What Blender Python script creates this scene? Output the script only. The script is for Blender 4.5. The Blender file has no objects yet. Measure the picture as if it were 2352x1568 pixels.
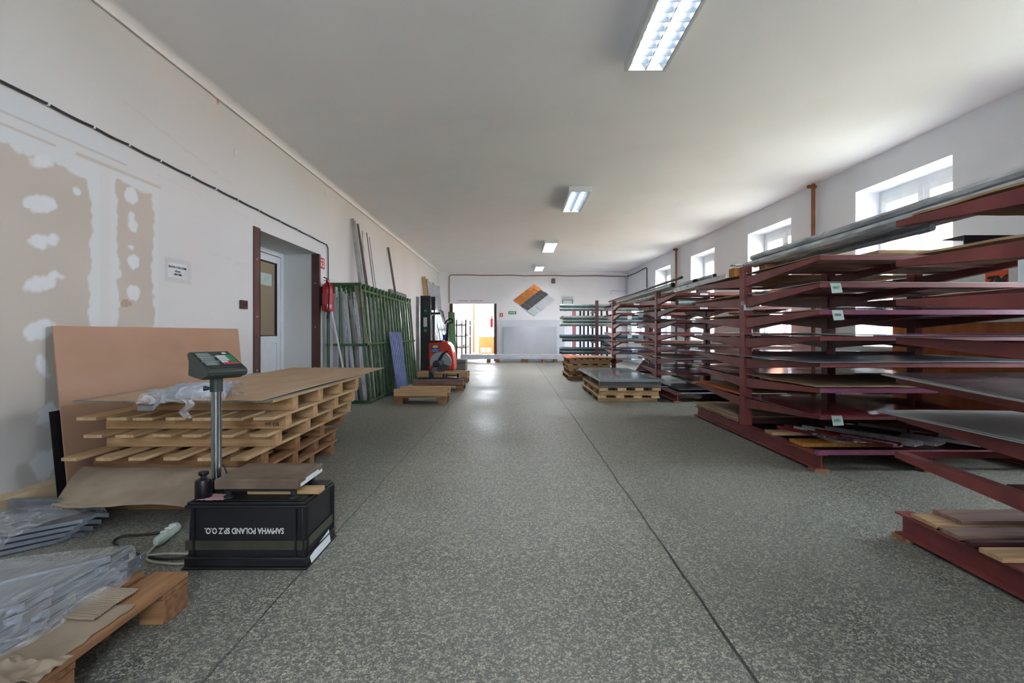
import bpy, math, random
from mathutils import Vector, Matrix, noise
R = random.Random(11)
scene = bpy.context.scene
col = scene.collection
V = Vector

# ------------------------------------------------------------------ camera, sky, sun, exposure
FPX = 1120.0
CAMH = 1.15
cd = bpy.data.cameras.new('camera')
cam = bpy.data.objects.new('camera', cd)
col.objects.link(cam)
cam.location = (0, 0, CAMH)
cam.rotation_euler = (math.radians(90), 0, 0)
cd.sensor_width = 36
cd.lens = FPX / 2352 * 36
cd.shift_x = -7 / 2352
cd.shift_y = -19 / 2352
cd.clip_start = 0.05
cd.clip_end = 300
scene.camera = cam

w = bpy.data.worlds.new('world')
scene.world = w
w.use_nodes = True
bg = w.node_tree.nodes['Background']
bg.inputs[0].default_value = (0.80, 0.89, 1.0, 1)
bg.inputs[1].default_value = 8.5

sd = bpy.data.lights.new('sun', 'SUN')
sd.energy = 17
sd.angle = 0.02
sd.color = (1, 0.95, 0.86)
sun = bpy.data.objects.new('sun', sd)
col.objects.link(sun)
sun.rotation_euler = V((0.75, 0.35, -1.0)).to_track_quat('-Z', 'Y').to_euler()
sun.location = (-8, -6, 12)

vs = scene.view_settings
vs.view_transform = 'Standard'
vs.look = 'None'
vs.gamma = 1
vs.use_curve_mapping = False
vs.exposure = 2.4
cy = scene.cycles
cy.max_bounces = 10
cy.diffuse_bounces = 6
cy.glossy_bounces = 4
cy.transmission_bounces = 4
cy.transparent_max_bounces = 14
cy.caustics_reflective = False
cy.caustics_refractive = False
cy.sample_clamp_indirect = 8
cy.use_denoising = True

# ------------------------------------------------------------------ helpers
def s(r, g, b):
    f = lambda c: (c / 255 / 12.92) if c / 255 <= 0.04045 else ((c / 255 + 0.055) / 1.055) ** 2.4
    return (f(r), f(g), f(b), 1)

class MB:
    def __init__(self):
        self.v = []; self.f = []
    def add(self, vs_, fs):
        n = len(self.v)
        self.v += [V(p) for p in vs_]
        self.f += [tuple(i + n for i in q) for q in fs]
        return self
    def box(self, x0, x1, y0, y1, z0, z1):
        p = [(x0, y0, z0), (x1, y0, z0), (x1, y1, z0), (x0, y1, z0), (x0, y0, z1), (x1, y0, z1), (x1, y1, z1), (x0, y1, z1)]
        return self.add(p, [(0, 3, 2, 1), (4, 5, 6, 7), (0, 1, 5, 4), (1, 2, 6, 5), (2, 3, 7, 6), (3, 0, 4, 7)])
    def hexa(self, bottom, top):
        return self.add(list(bottom) + list(top), [(0, 3, 2, 1), (4, 5, 6, 7), (0, 1, 5, 4), (1, 2, 6, 5), (2, 3, 7, 6), (3, 0, 4, 7)])
    def beam(self, p, q, w_, h_, up=(0, 0, 1), w2=None, h2=None):
        p = V(p); q = V(q); d = (q - p).normalized(); up = V(up)
        sx = d.cross(up)
        if sx.length < 1e-4: sx = d.cross(V((0, 1, 0)))
        sx.normalize(); uy = sx.cross(d).normalized()
        w2 = w_ if w2 is None else w2; h2 = h_ if h2 is None else h2
        c = []
        for o, a, b in ((p, w_, h_), (q, w2, h2)):
            c += [o - sx * a / 2 - uy * b / 2, o + sx * a / 2 - uy * b / 2, o + sx * a / 2 + uy * b / 2, o - sx * a / 2 + uy * b / 2]
        return self.add(c, [(0, 3, 2, 1), (4, 5, 6, 7), (0, 1, 5, 4), (1, 2, 6, 5), (2, 3, 7, 6), (3, 0, 4, 7)])
    def prism(self, poly, f0, f1):
        """poly: list of 2-D points; f0,f1 map a 2-D point to 3-D at both ends"""
        n = len(poly)
        vs_ = [f0(*p) for p in poly] + [f1(*p) for p in poly]
        fs = [tuple(range(n))[::-1], tuple(range(n, 2 * n))]
        fs += [(i, (i + 1) % n, n + (i + 1) % n, n + i) for i in range(n)]
        return self.add(vs_, fs)
    def tube(self, pts, r, n=8, cap=True):
        pts = [V(p) for p in pts]
        rs = r if isinstance(r, (list, tuple)) else [r] * len(pts)
        rings = []
        prev = None
        for i, p in enumerate(pts):
            d = (pts[min(i + 1, len(pts) - 1)] - pts[max(i - 1, 0)]).normalized()
            if prev is None:
                a = V((0, 0, 1)) if abs(d.z) < .9 else V((1, 0, 0))
                sx = d.cross(a).normalized()
            else:
                sx = (prev - d * prev.dot(d)).normalized()
            prev = sx
            uy = sx.cross(d)
            rings.append([p + (sx * math.cos(t) + uy * math.sin(t)) * rs[i] for t in [2 * math.pi * k / n for k in range(n)]])
        vs_ = [q for rg in rings for q in rg]
        fs = []
        for i in range(len(pts) - 1):
            for k in range(n):
                a = i * n + k; b = i * n + (k + 1) % n
                fs.append((a, b, b + n, a + n))
        if cap:
            fs.append(tuple(range(n))[::-1]); fs.append(tuple(range((len(pts) - 1) * n, len(pts) * n)))
        return self.add(vs_, fs)
    def lathe(self, c, prof, n=20, axis=(0, 0, 1)):
        """prof: list of (radius, height) along axis from c"""
        c = V(c); ax = V(axis).normalized()
        a = V((1, 0, 0)) if abs(ax.x) < .9 else V((0, 1, 0))
        sx = ax.cross(a).normalized(); uy = ax.cross(sx)
        vs_ = []; fs = []
        for r, h in prof:
            for k in range(n):
                t = 2 * math.pi * k / n
                vs_.append(c + ax * h + (sx * math.cos(t) + uy * math.sin(t)) * max(r, 1e-5))
        for i in range(len(prof) - 1):
            for k in range(n):
                a_ = i * n + k; b_ = i * n + (k + 1) % n
                fs.append((a_, b_, b_ + n, a_ + n))
        fs.append(tuple(range(n))[::-1]); fs.append(tuple(range((len(prof) - 1) * n, len(prof) * n)))
        return self.add(vs_, fs)
    def pipe(self, p, q, r, t=.004, n=16):
        """open hollow tube from p to q"""
        p = V(p); q = V(q); d = (q - p).normalized()
        a = V((0, 0, 1)) if abs(d.z) < .9 else V((1, 0, 0))
        sx = d.cross(a).normalized(); uy = sx.cross(d)
        vs_ = []
        for o, rr in ((p, r), (q, r), (q, r - t), (p, r - t)):
            for k in range(n):
                an = 2 * math.pi * k / n
                vs_.append(o + (sx * math.cos(an) + uy * math.sin(an)) * rr)
        fs = []
        for i in range(4):
            j = (i + 1) % 4
            for k in range(n):
                fs.append((i * n + k, i * n + (k + 1) % n, j * n + (k + 1) % n, j * n + k))
        return self.add(vs_, fs)
    def grid(self, fn, nu, nv, thick=None):
        """surface fn(u,v) 0..1; thick: vector offset for a closed slab"""
        P = [[V(fn(i / nu, j / nv)) for j in range(nv + 1)] for i in range(nu + 1)]
        vs_ = [p for row in P for p in row]
        m = nv + 1
        fs = [(i * m + j, (i + 1) * m + j, (i + 1) * m + j + 1, i * m + j + 1) for i in range(nu) for j in range(nv)]
        if thick is None:
            return self.add(vs_, fs)
        t = V(thick); N = len(vs_)
        vs2 = vs_ + [p + t for p in vs_]
        fs2 = fs + [tuple(k + N for k in q[::-1]) for q in fs]
        for i in range(nu):
            for j in (0, nv):
                a = i * m + j; b = (i + 1) * m + j
                fs2.append((a, b, b + N, a + N))
        for j in range(nv):
            for i in (0, nu):
                a = i * m + j; b = i * m + j + 1
                fs2.append((a, b, b + N, a + N))
        return self.add(vs2, fs2)
    def transform(self, M):
        self.v = [M @ p for p in self.v]
        return self
    def bounds(self):
        return (V([min(p[i] for p in self.v) for i in range(3)]), V([max(p[i] for p in self.v) for i in range(3)]))

ORG = {}
def mk(name, mb, m, org=V((0, 0, 0)), smooth=True, bevel=0, ang=35):
    me = bpy.data.meshes.new(name)
    me.from_pydata([tuple(p - org) for p in mb.v], [], mb.f)
    me.update()
    import bmesh
    b = bmesh.new(); b.from_mesh(me)
    bmesh.ops.recalc_face_normals(b, faces=b.faces)
    b.to_mesh(me); b.free()
    if m is not None:
        me.materials.append(m)
    if smooth:
        me.shade_smooth()
        me.set_sharp_from_angle(angle=math.radians(ang))
    o = bpy.data.objects.new(name, me)
    col.objects.link(o)
    if bevel:
        bv = o.modifiers.new('bevel', 'BEVEL'); bv.width = bevel; bv.segments = 2; bv.limit_method = 'ANGLE'; bv.angle_limit = math.radians(40)
    return o

def setp(o, label=None, cat=None, group=None, kind=None):
    if label: o['label'] = label
    if cat: o['category'] = cat
    if group: o['group'] = group
    if kind: o['kind'] = kind
    return o

def thing(name, label, cat, loc=(0, 0, 0), group=None):
    o = bpy.data.objects.new(name, None)
    o.empty_display_size = .1
    col.objects.link(o)
    o.location = loc
    ORG[o.name] = V(loc)
    return setp(o, label, cat, group)

def part(name, mb, m, parent, label=None, kind=None, **k):
    org = ORG[parent.name]
    o = mk(name, mb, m, org, **k)
    o.parent = parent
    ORG[o.name] = org
    if label: o['label'] = label
    if kind: o['kind'] = kind
    return o

def single(name, mb, m, label, cat, group=None, kind=None, **k):
    lo, hi = mb.bounds()
    org = V(((lo.x + hi.x) / 2, (lo.y + hi.y) / 2, lo.z))
    o = mk(name, mb, m, org, **k)
    o.location = org
    ORG[o.name] = org
    return setp(o, label, cat, group, kind)

def struct(name, mb, m, **k):
    o = mk(name, mb, m, **k)
    ORG[o.name] = V((0, 0, 0))
    o['kind'] = 'structure'
    return o

def sthing(name, loc=(0, 0, 0)):
    o = bpy.data.objects.new(name, None)
    col.objects.link(o); o.location = loc; ORG[o.name] = V(loc)
    o['kind'] = 'structure'
    return o

def dup(root, loc, label=None, group=None, rotz=None):
    r = root.copy(); col.objects.link(r); r.location = loc
    if rotz is not None: r.rotation_euler = (0, 0, rotz)
    if label: r['label'] = label
    if group: r['group'] = group
    for ch in list(root.children):
        c = ch.copy(); col.objects.link(c); c.parent = r
        for g in ch.children:
            d = g.copy(); col.objects.link(d); d.parent = c
    return r

def text(name, body, size, c, xd, yd, m, parent, sx=1.0, off=0.0, align='CENTER'):
    """lettering of cap height ~ size*0.7, centre c, reading along xd, up along yd"""
    cu = bpy.data.curves.new(name, 'FONT')
    cu.body = body; cu.size = size; cu.align_x = align; cu.align_y = 'CENTER'
    cu.extrude = 0.0006; cu.offset = off; cu.resolution_u = 3
    t = bpy.data.objects.new(name + '_curve', cu); col.objects.link(t)
    dg = bpy.context.evaluated_depsgraph_get()
    me = bpy.data.meshes.new_from_object(t.evaluated_get(dg))
    bpy.data.objects.remove(t)
    xd = V(xd).normalized(); yd = V(yd).normalized(); n = xd.cross(yd)
    org = ORG[parent.name] if parent else V((0, 0, 0))
    for v in me.vertices:
        p = v.co.copy()
        v.co = V(c) + xd * p.x * sx + yd * p.y + n * p.z - org
    me.materials.clear(); me.materials.append(m)
    o = bpy.data.objects.new(name, me); col.objects.link(o)
    if parent:
        o.parent = parent
        ORG[o.name] = org
    return o

# ------------------------------------------------------------------ materials
def base(name):
    m = bpy.data.materials.new(name); m.use_nodes = True
    nt = m.node_tree
    return m, nt, nt.nodes['Principled BSDF']

def N(nt, t, **k):
    n = nt.nodes.new(t)
    for a, b in k.items():
        if a.startswith('i_'):
            n.inputs[int(a[2:])].default_value = b
        else:
            setattr(n, a, b)
    return n

def mat(name, c1, c2=None, rough=.5, metal=0, scale=6, stretch=(1, 1, 1), detail=4, bump=0, bscale=None, island=0, contrast=(.35, .65), rough2=None, spec=.5, coat=0):
    m, nt, p = base(name)
    L = nt.links.new
    c2 = c2 or c1
    tc = N(nt, 'ShaderNodeTexCoord'); mp = N(nt, 'ShaderNodeMapping')
    mp.inputs['Scale'].default_value = stretch
    L(tc.outputs['Object'], mp.inputs[0])
    vec = mp.outputs[0]
    geo = N(nt, 'ShaderNodeNewGeometry')
    if island:
        ad = N(nt, 'ShaderNodeVectorMath', operation='ADD')
        mu = N(nt, 'ShaderNodeMath', operation='MULTIPLY'); mu.inputs[1].default_value = 37
        L(geo.outputs['Random Per Island'], mu.inputs[0])
        L(vec, ad.inputs[0]); L(mu.outputs[0], ad.inputs[1])
        vec = ad.outputs[0]
    nz = N(nt, 'ShaderNodeTexNoise'); nz.inputs['Scale'].default_value = scale; nz.inputs['Detail'].default_value = detail
    L(vec, nz.inputs['Vector'])
    mr = N(nt, 'ShaderNodeMapRange'); mr.inputs[1].default_value = contrast[0]; mr.inputs[2].default_value = contrast[1]
    L(nz.outputs['Fac'], mr.inputs[0])
    mx = N(nt, 'ShaderNodeMix', data_type='RGBA')
    mx.inputs[6].default_value = c1; mx.inputs[7].default_value = c2
    L(mr.outputs[0], mx.inputs[0])
    out = mx.outputs[2]
    if island:
        hs = N(nt, 'ShaderNodeHueSaturation')
        m2 = N(nt, 'ShaderNodeMapRange'); m2.inputs[3].default_value = 1 - island; m2.inputs[4].default_value = 1 + island
        L(geo.outputs['Random Per Island'], m2.inputs[0])
        L(m2.outputs[0], hs.inputs['Value']); L(out, hs.inputs['Color'])
        out = hs.outputs[0]
    L(out, p.inputs['Base Color'])
    p.inputs['Roughness'].default_value = rough
    if rough2 is not None:
        m3 = N(nt, 'ShaderNodeMapRange'); m3.inputs[1].default_value = .3; m3.inputs[2].default_value = .7
        m3.inputs[3].default_value = rough; m3.inputs[4].default_value = rough2
        L(nz.outputs['Fac'], m3.inputs[0]); L(m3.outputs[0], p.inputs['Roughness'])
    p.inputs['Metallic'].default_value = metal
    p.inputs['Specular IOR Level'].default_value = spec
    if coat:
        p.inputs['Coat Weight'].default_value = coat; p.inputs['Coat Roughness'].default_value = .08
    if bump:
        nb = nz
        if bscale:
            nb = N(nt, 'ShaderNodeTexNoise'); nb.inputs['Scale'].default_value = bscale; nb.inputs['Detail'].default_value = 5
            L(vec, nb.inputs['Vector'])
        bp = N(nt, 'ShaderNodeBump'); bp.inputs['Strength'].default_value = bump; bp.inputs['Distance'].default_value = .01
        L(nb.outputs['Fac'], bp.inputs['Height']); L(bp.outputs[0], p.inputs['Normal'])
    return m

def wood(name, c1, c2, ax, island=.16):
    st = {'x': (.7, 9, 9), 'y': (9, .7, 9), 'z': (9, 9, .7)}[ax]
    return mat(name, c1, c2, rough=.75, scale=3.2, stretch=st, detail=7, bump=.25, island=island, contrast=(.3, .7))

def emis(name, c, st):
    m, nt, p = base(name)
    nt.nodes.remove(p)
    e = N(nt, 'ShaderNodeEmission'); e.inputs[0].default_value = c; e.inputs[1].default_value = st
    nt.links.new(e.outputs[0], nt.nodes['Material Output'].inputs[0])
    return m

M = {}
M['pineX'] = wood('pine along x', s(198, 166, 124), s(164, 126, 84), 'x')
M['pineY'] = wood('pine along y', s(206, 180, 140), s(176, 142, 100), 'y')
M['pineZ'] = wood('pine blocks', s(205, 160, 106), s(170, 118, 70), 'x')
M['oldX'] = wood('aged pine along x', s(160, 118, 80), s(112, 76, 48), 'x')
M['oldY'] = wood('aged pine along y', s(172, 128, 88), s(124, 86, 56), 'y')
M['greyX'] = wood('weathered timber', s(130, 122, 118), s(86, 80, 80), 'x')
M['planks'] = wood('grey brown planks', s(150, 118, 104), s(112, 86, 76), 'x', .12)
M['yellowwood'] = wood('varnished block', s(206, 146, 66), s(160, 96, 36), 'z', .1)
M['steelred'] = mat('maroon oxide paint', s(132, 66, 63), s(112, 52, 52), rough=.45, scale=5, bump=.08, bscale=60)
M['darkred'] = mat('maroon paint dark', s(72, 34, 36), s(56, 26, 30), rough=.5)
M['green'] = mat('green rack paint', s(66, 104, 58), s(46, 82, 44), rough=.4, scale=8)
M['galv'] = mat('galvanised steel', s(176, 184, 192), s(140, 148, 158), rough=.32, metal=.85, scale=5, rough2=.5)
M['galvdull'] = mat('dull zinc sheet', s(150, 158, 160), s(128, 136, 140), rough=.42, metal=.6, scale=2, rough2=.55)
M['alu'] = mat('aluminium sheet', s(196, 198, 204), s(184, 186, 192), rough=.35, metal=.7, scale=1, rough2=.42)
M['alulow'] = mat('matt aluminium', s(176, 178, 184), s(162, 164, 171), rough=.35, metal=.5, scale=1)
M['alubright'] = mat('bright matt aluminium', s(214, 216, 222), s(206, 208, 216), rough=.4, metal=.2, scale=1)
M['chrome'] = mat('brushed stainless', s(190, 194, 198), s(160, 164, 168), rough=.22, metal=1, scale=8, stretch=(1, 1, .1))
M['platter'] = mat('worn steel platter', s(136, 120, 104), s(104, 88, 74), rough=.4, metal=.3, scale=5, rough2=.5)
M['darksheet'] = mat('graphite coated sheet', s(52, 50, 56), s(40, 38, 44), rough=.18, scale=2, rough2=.3, coat=.5)
M['anthra'] = mat('anthracite sheet', s(78, 82, 88), s(64, 68, 74), rough=.3, scale=3, coat=.3)
M['redsheet'] = mat('wine red coated sheet', s(118, 28, 40), s(96, 20, 32), rough=.12, scale=2, coat=.7)
M['mauvesheet'] = mat('plum coated edge', s(138, 80, 106), s(120, 66, 90), rough=.3)
M['greysheet'] = mat('grey coated sheet', s(138, 152, 158), s(126, 140, 146), rough=.22, scale=1, coat=.4)
M['lightsheet'] = mat('pale grey sheet', s(170, 174, 170), s(156, 160, 158), rough=.35, metal=.3, scale=2)
M['card'] = mat('brown cardboard', s(176, 146, 110), s(152, 122, 90), rough=.85, scale=4, bump=.1, bscale=40)
M['cardgrey'] = mat('grey cardboard', s(160, 144, 124), s(136, 120, 102), rough=.85, scale=4, bump=.1, bscale=30)
M['cardorange'] = mat('orange cardboard', s(200, 104, 62), s(176, 84, 46), rough=.8, scale=6)
M['board'] = mat('hardboard', s(184, 150, 126), s(170, 134, 108), rough=.6, scale=1.4, stretch=(1, 1, 2.5), detail=6, contrast=(.3, .75))
M['topboard'] = mat('hardboard top', s(190, 162, 132), s(178, 148, 116), rough=.65, scale=2.2, stretch=(3, .6, 1), detail=6)
M['brownboard'] = mat('brown display board', s(176, 108, 62), s(156, 90, 48), rough=.6, scale=2, stretch=(6, 6, .4))
M['white'] = mat('white pvc', s(226, 230, 232), s(218, 222, 226), rough=.35)
M['offwhite'] = mat('white powder coat', s(214, 216, 216), rough=.5)
M['paper'] = mat('paper', s(222, 228, 230), s(208, 216, 220), rough=.8, scale=12)
M['tagpaper'] = mat('pale green tag', s(190, 204, 196), s(176, 194, 186), rough=.8, scale=12)
M['black'] = mat('black plastic', s(26, 26, 30), s(18, 18, 22), rough=.42, scale=8, rough2=.6)
M['crate'] = mat('black polypropylene crate', s(24, 24, 29), s(15, 15, 19), rough=.45, scale=5, rough2=.62, bump=.05, bscale=80)
M['rubber'] = mat('black rubber', s(30, 30, 32), rough=.7)
M['iron'] = mat('cast iron', s(44, 42, 46), s(30, 28, 32), rough=.4, metal=.5, scale=20)
M['head'] = mat('indicator housing', s(58, 66, 62), s(50, 58, 55), rough=.42, scale=20)
M['lcd'] = mat('lcd glass', s(128, 140, 134), s(118, 130, 124), rough=.15)
M['panelblack'] = mat('indicator front', s(36, 42, 40), rough=.35)
M['keywhite'] = mat('grey keys', s(190, 196, 196), rough=.5)
M['keygreen'] = mat('green keys', s(40, 140, 84), rough=.5)
M['keyred'] = mat('red keys', s(178, 60, 74), rough=.5)
M['ink'] = mat('dark ink', s(50, 46, 48), rough=.7)
M['inkgreen'] = mat('green ink', s(64, 136, 104), rough=.7)
M['inkred'] = mat('red ink', s(176, 60, 72), rough=.7)
M['inkwhite'] = mat('white print', s(214, 212, 208), rough=.7)
M['tape'] = mat('olive packing tape', s(72, 70, 56), s(54, 54, 45), rough=.4, scale=10)
M['cable'] = mat('black cable sheath', s(40, 38, 38), rough=.6)
M['cablewhite'] = mat('pale cable sheath', s(170, 166, 150), rough=.6)
M['brownframe'] = mat('brown painted angle', s(86, 56, 54), s(70, 42, 38), rough=.5, scale=2)
M['copper'] = mat('brown pipe paint', s(150, 92, 58), s(124, 70, 40), rough=.45, scale=4)
M['red'] = mat('fire red', s(190, 24, 30), s(170, 16, 24), rough=.25, coat=.4)
M['signred'] = mat('sign red', s(196, 60, 70), rough=.5)
M['signorange'] = mat('sign orange', s(220, 84, 36), rough=.5)
M['signgreen'] = mat('sign green', s(30, 120, 74), rough=.5)
M['truckred'] = mat('orange red enamel', s(214, 62, 28), s(196, 48, 22), rough=.3, coat=.3)
M['blue'] = mat('label blue', s(44, 78, 160), rough=.4)
M['yellow'] = mat('label yellow', s(224, 190, 40), rough=.4)
M['bluesheet'] = mat('blue film', s(112, 126, 170), s(92, 104, 150), rough=.22, scale=5, coat=.4)
M['gutter'] = mat('zinc gutter', s(146, 160, 158), s(112, 128, 130), rough=.35, metal=.5, scale=5)
M['gutterdark'] = mat('dark zinc pipe', s(86, 100, 106), s(66, 80, 86), rough=.35, metal=.4, scale=5)
M['guttercream'] = mat('pale zinc pipe', s(186, 188, 172), s(166, 168, 154), rough=.4, metal=.3, scale=5)
M['greencorr'] = mat('green corrugated sheet', s(110, 150, 108), s(90, 130, 92), rough=.4)
M['coppertile'] = mat('copper tile', s(214, 138, 66), s(196, 112, 54), rough=.3, metal=.5, scale=3, island=.15)
M['slatetile'] = mat('slate grey tile', s(92, 88, 94), s(78, 76, 82), rough=.5, scale=3)
M['zinctile'] = mat('pale zinc tile', s(212, 218, 224), s(200, 206, 214), rough=.45, metal=0, scale=3)
M['olive'] = mat('dark grey box', s(92, 92, 88), rough=.6)
M['brick'] = mat('old brick', s(170, 110, 96), s(150, 90, 78), rough=.8, scale=10)
M['pinkpost'] = mat('pinkish post', s(160, 98, 108), rough=.6)
M['plasterdab'] = mat('filler', s(222, 226, 228), rough=.8)

def film(name, alpha=.45, tint=(.86, .89, .95, 1), sc=9, stretch=(1, 1, 1)):
    """stretch film: part clear, part milky, glossy creases"""
    m, nt, p = base(name)
    L = nt.links.new
    tc = N(nt, 'ShaderNodeTexCoord'); mp = N(nt, 'ShaderNodeMapping'); mp.inputs['Scale'].default_value = stretch
    L(tc.outputs['Object'], mp.inputs[0])
    nz = N(nt, 'ShaderNodeTexNoise'); nz.inputs['Scale'].default_value = sc; nz.inputs['Detail'].default_value = 6; nz.inputs['Distortion'].default_value = 1.2
    L(mp.outputs[0], nz.inputs['Vector'])
    mr = N(nt, 'ShaderNodeMapRange'); mr.inputs[1].default_value = .38; mr.inputs[2].default_value = .68
    mr.inputs[3].default_value = alpha * .45; mr.inputs[4].default_value = min(1, alpha * 1.7)
    L(nz.outputs['Fac'], mr.inputs[0]); L(mr.outputs[0], p.inputs['Alpha'])
    p.inputs['Base Color'].default_value = tint
    p.inputs['Roughness'].default_value = .18
    bp = N(nt, 'ShaderNodeBump'); bp.inputs['Strength'].default_value = .7; bp.inputs['Distance'].default_value = .02
    L(nz.outputs['Fac'], bp.inputs['Height']); L(bp.outputs[0], p.inputs['Normal'])
    return m
M['film'] = film('stretch film', .3, sc=16)
M['filmY'] = film('stretch film pulled', .24, sc=14, stretch=(3, .6, 3))
M['filmthin'] = film('thin clear film', .13, sc=14)
M['wrapped'] = mat('film wrapped metal', s(222, 225, 232), s(164, 170, 180), rough=.22, metal=.15, scale=7, stretch=(4, 1, 1.2), detail=7, bump=.5, rough2=.4)
M['wrappedX'] = mat('film wrapped metal along x', s(222, 225, 234), s(184, 188, 200), rough=.24, metal=.15, scale=5, stretch=(.6, 4, 4), detail=7, bump=.4, rough2=.4)
M['wrapdark'] = mat('film wrapped dark profile', s(206, 211, 213), s(140, 146, 150), rough=.24, metal=.15, scale=6, stretch=(4, .7, 4), detail=7, bump=.5, rough2=.45)
M['whiteprof'] = mat('white profile', s(206, 206, 208), s(178, 178, 184), rough=.35, scale=5, stretch=(1, 1, .4))
M['greyprof'] = mat('grey profile', s(178, 176, 172), s(146, 144, 142), rough=.4, metal=.4, scale=4)
M['brownprof'] = mat('taupe profile', s(116, 106, 100), rough=.45, metal=.3)

def glass(name, tint=(1, 1, 1, 1), gloss=.08):
    m, nt, p = base(name); nt.nodes.remove(p)
    t = N(nt, 'ShaderNodeBsdfTransparent'); t.inputs[0].default_value = tint
    g = N(nt, 'ShaderNodeBsdfGlossy'); g.inputs['Roughness'].default_value = .03
    mx = N(nt, 'ShaderNodeMixShader'); mx.inputs[0].default_value = gloss
    L = nt.links.new
    L(t.outputs[0], mx.inputs[1]); L(g.outputs[0], mx.inputs[2]); L(mx.outputs[0], nt.nodes['Material Output'].inputs[0])
    return m
M['glass'] = glass('window glass')
M['tapefilm'] = glass('clear tape', (.97, .97, .97, 1), 0.0)
M['doorglass'] = glass('door glass', (.75, .75, .72, 1), .12)

def plaster(name, c, dirt, amt=.5):
    m = mat(name, c, dirt, rough=.85, scale=1.1, detail=8, contrast=(.45, .95), bump=.06, bscale=25)
    return m
M['ceiling'] = plaster('ceiling plaster', s(238, 238, 240), s(230, 230, 232))
M['wallR'] = plaster('painted plaster', s(220, 224, 231), s(206, 210, 217))
M['wallfar'] = plaster('painted plaster far', s(240, 239, 244), s(232, 230, 236))
M['beige'] = plaster('beige base', s(206, 184, 150), s(184, 160, 126))
M['roomwall'] = plaster('beige room wall', s(196, 184, 168), s(182, 168, 150))
M['pink'] = mat('pink facade', s(240, 168, 140), s(232, 158, 130), rough=.9)
M['grass'] = mat('grass ground', s(150, 150, 134), s(128, 130, 112), rough=.95, scale=3)
M['radiator'] = mat('radiator enamel', s(216, 214, 206), rough=.4)

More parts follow.
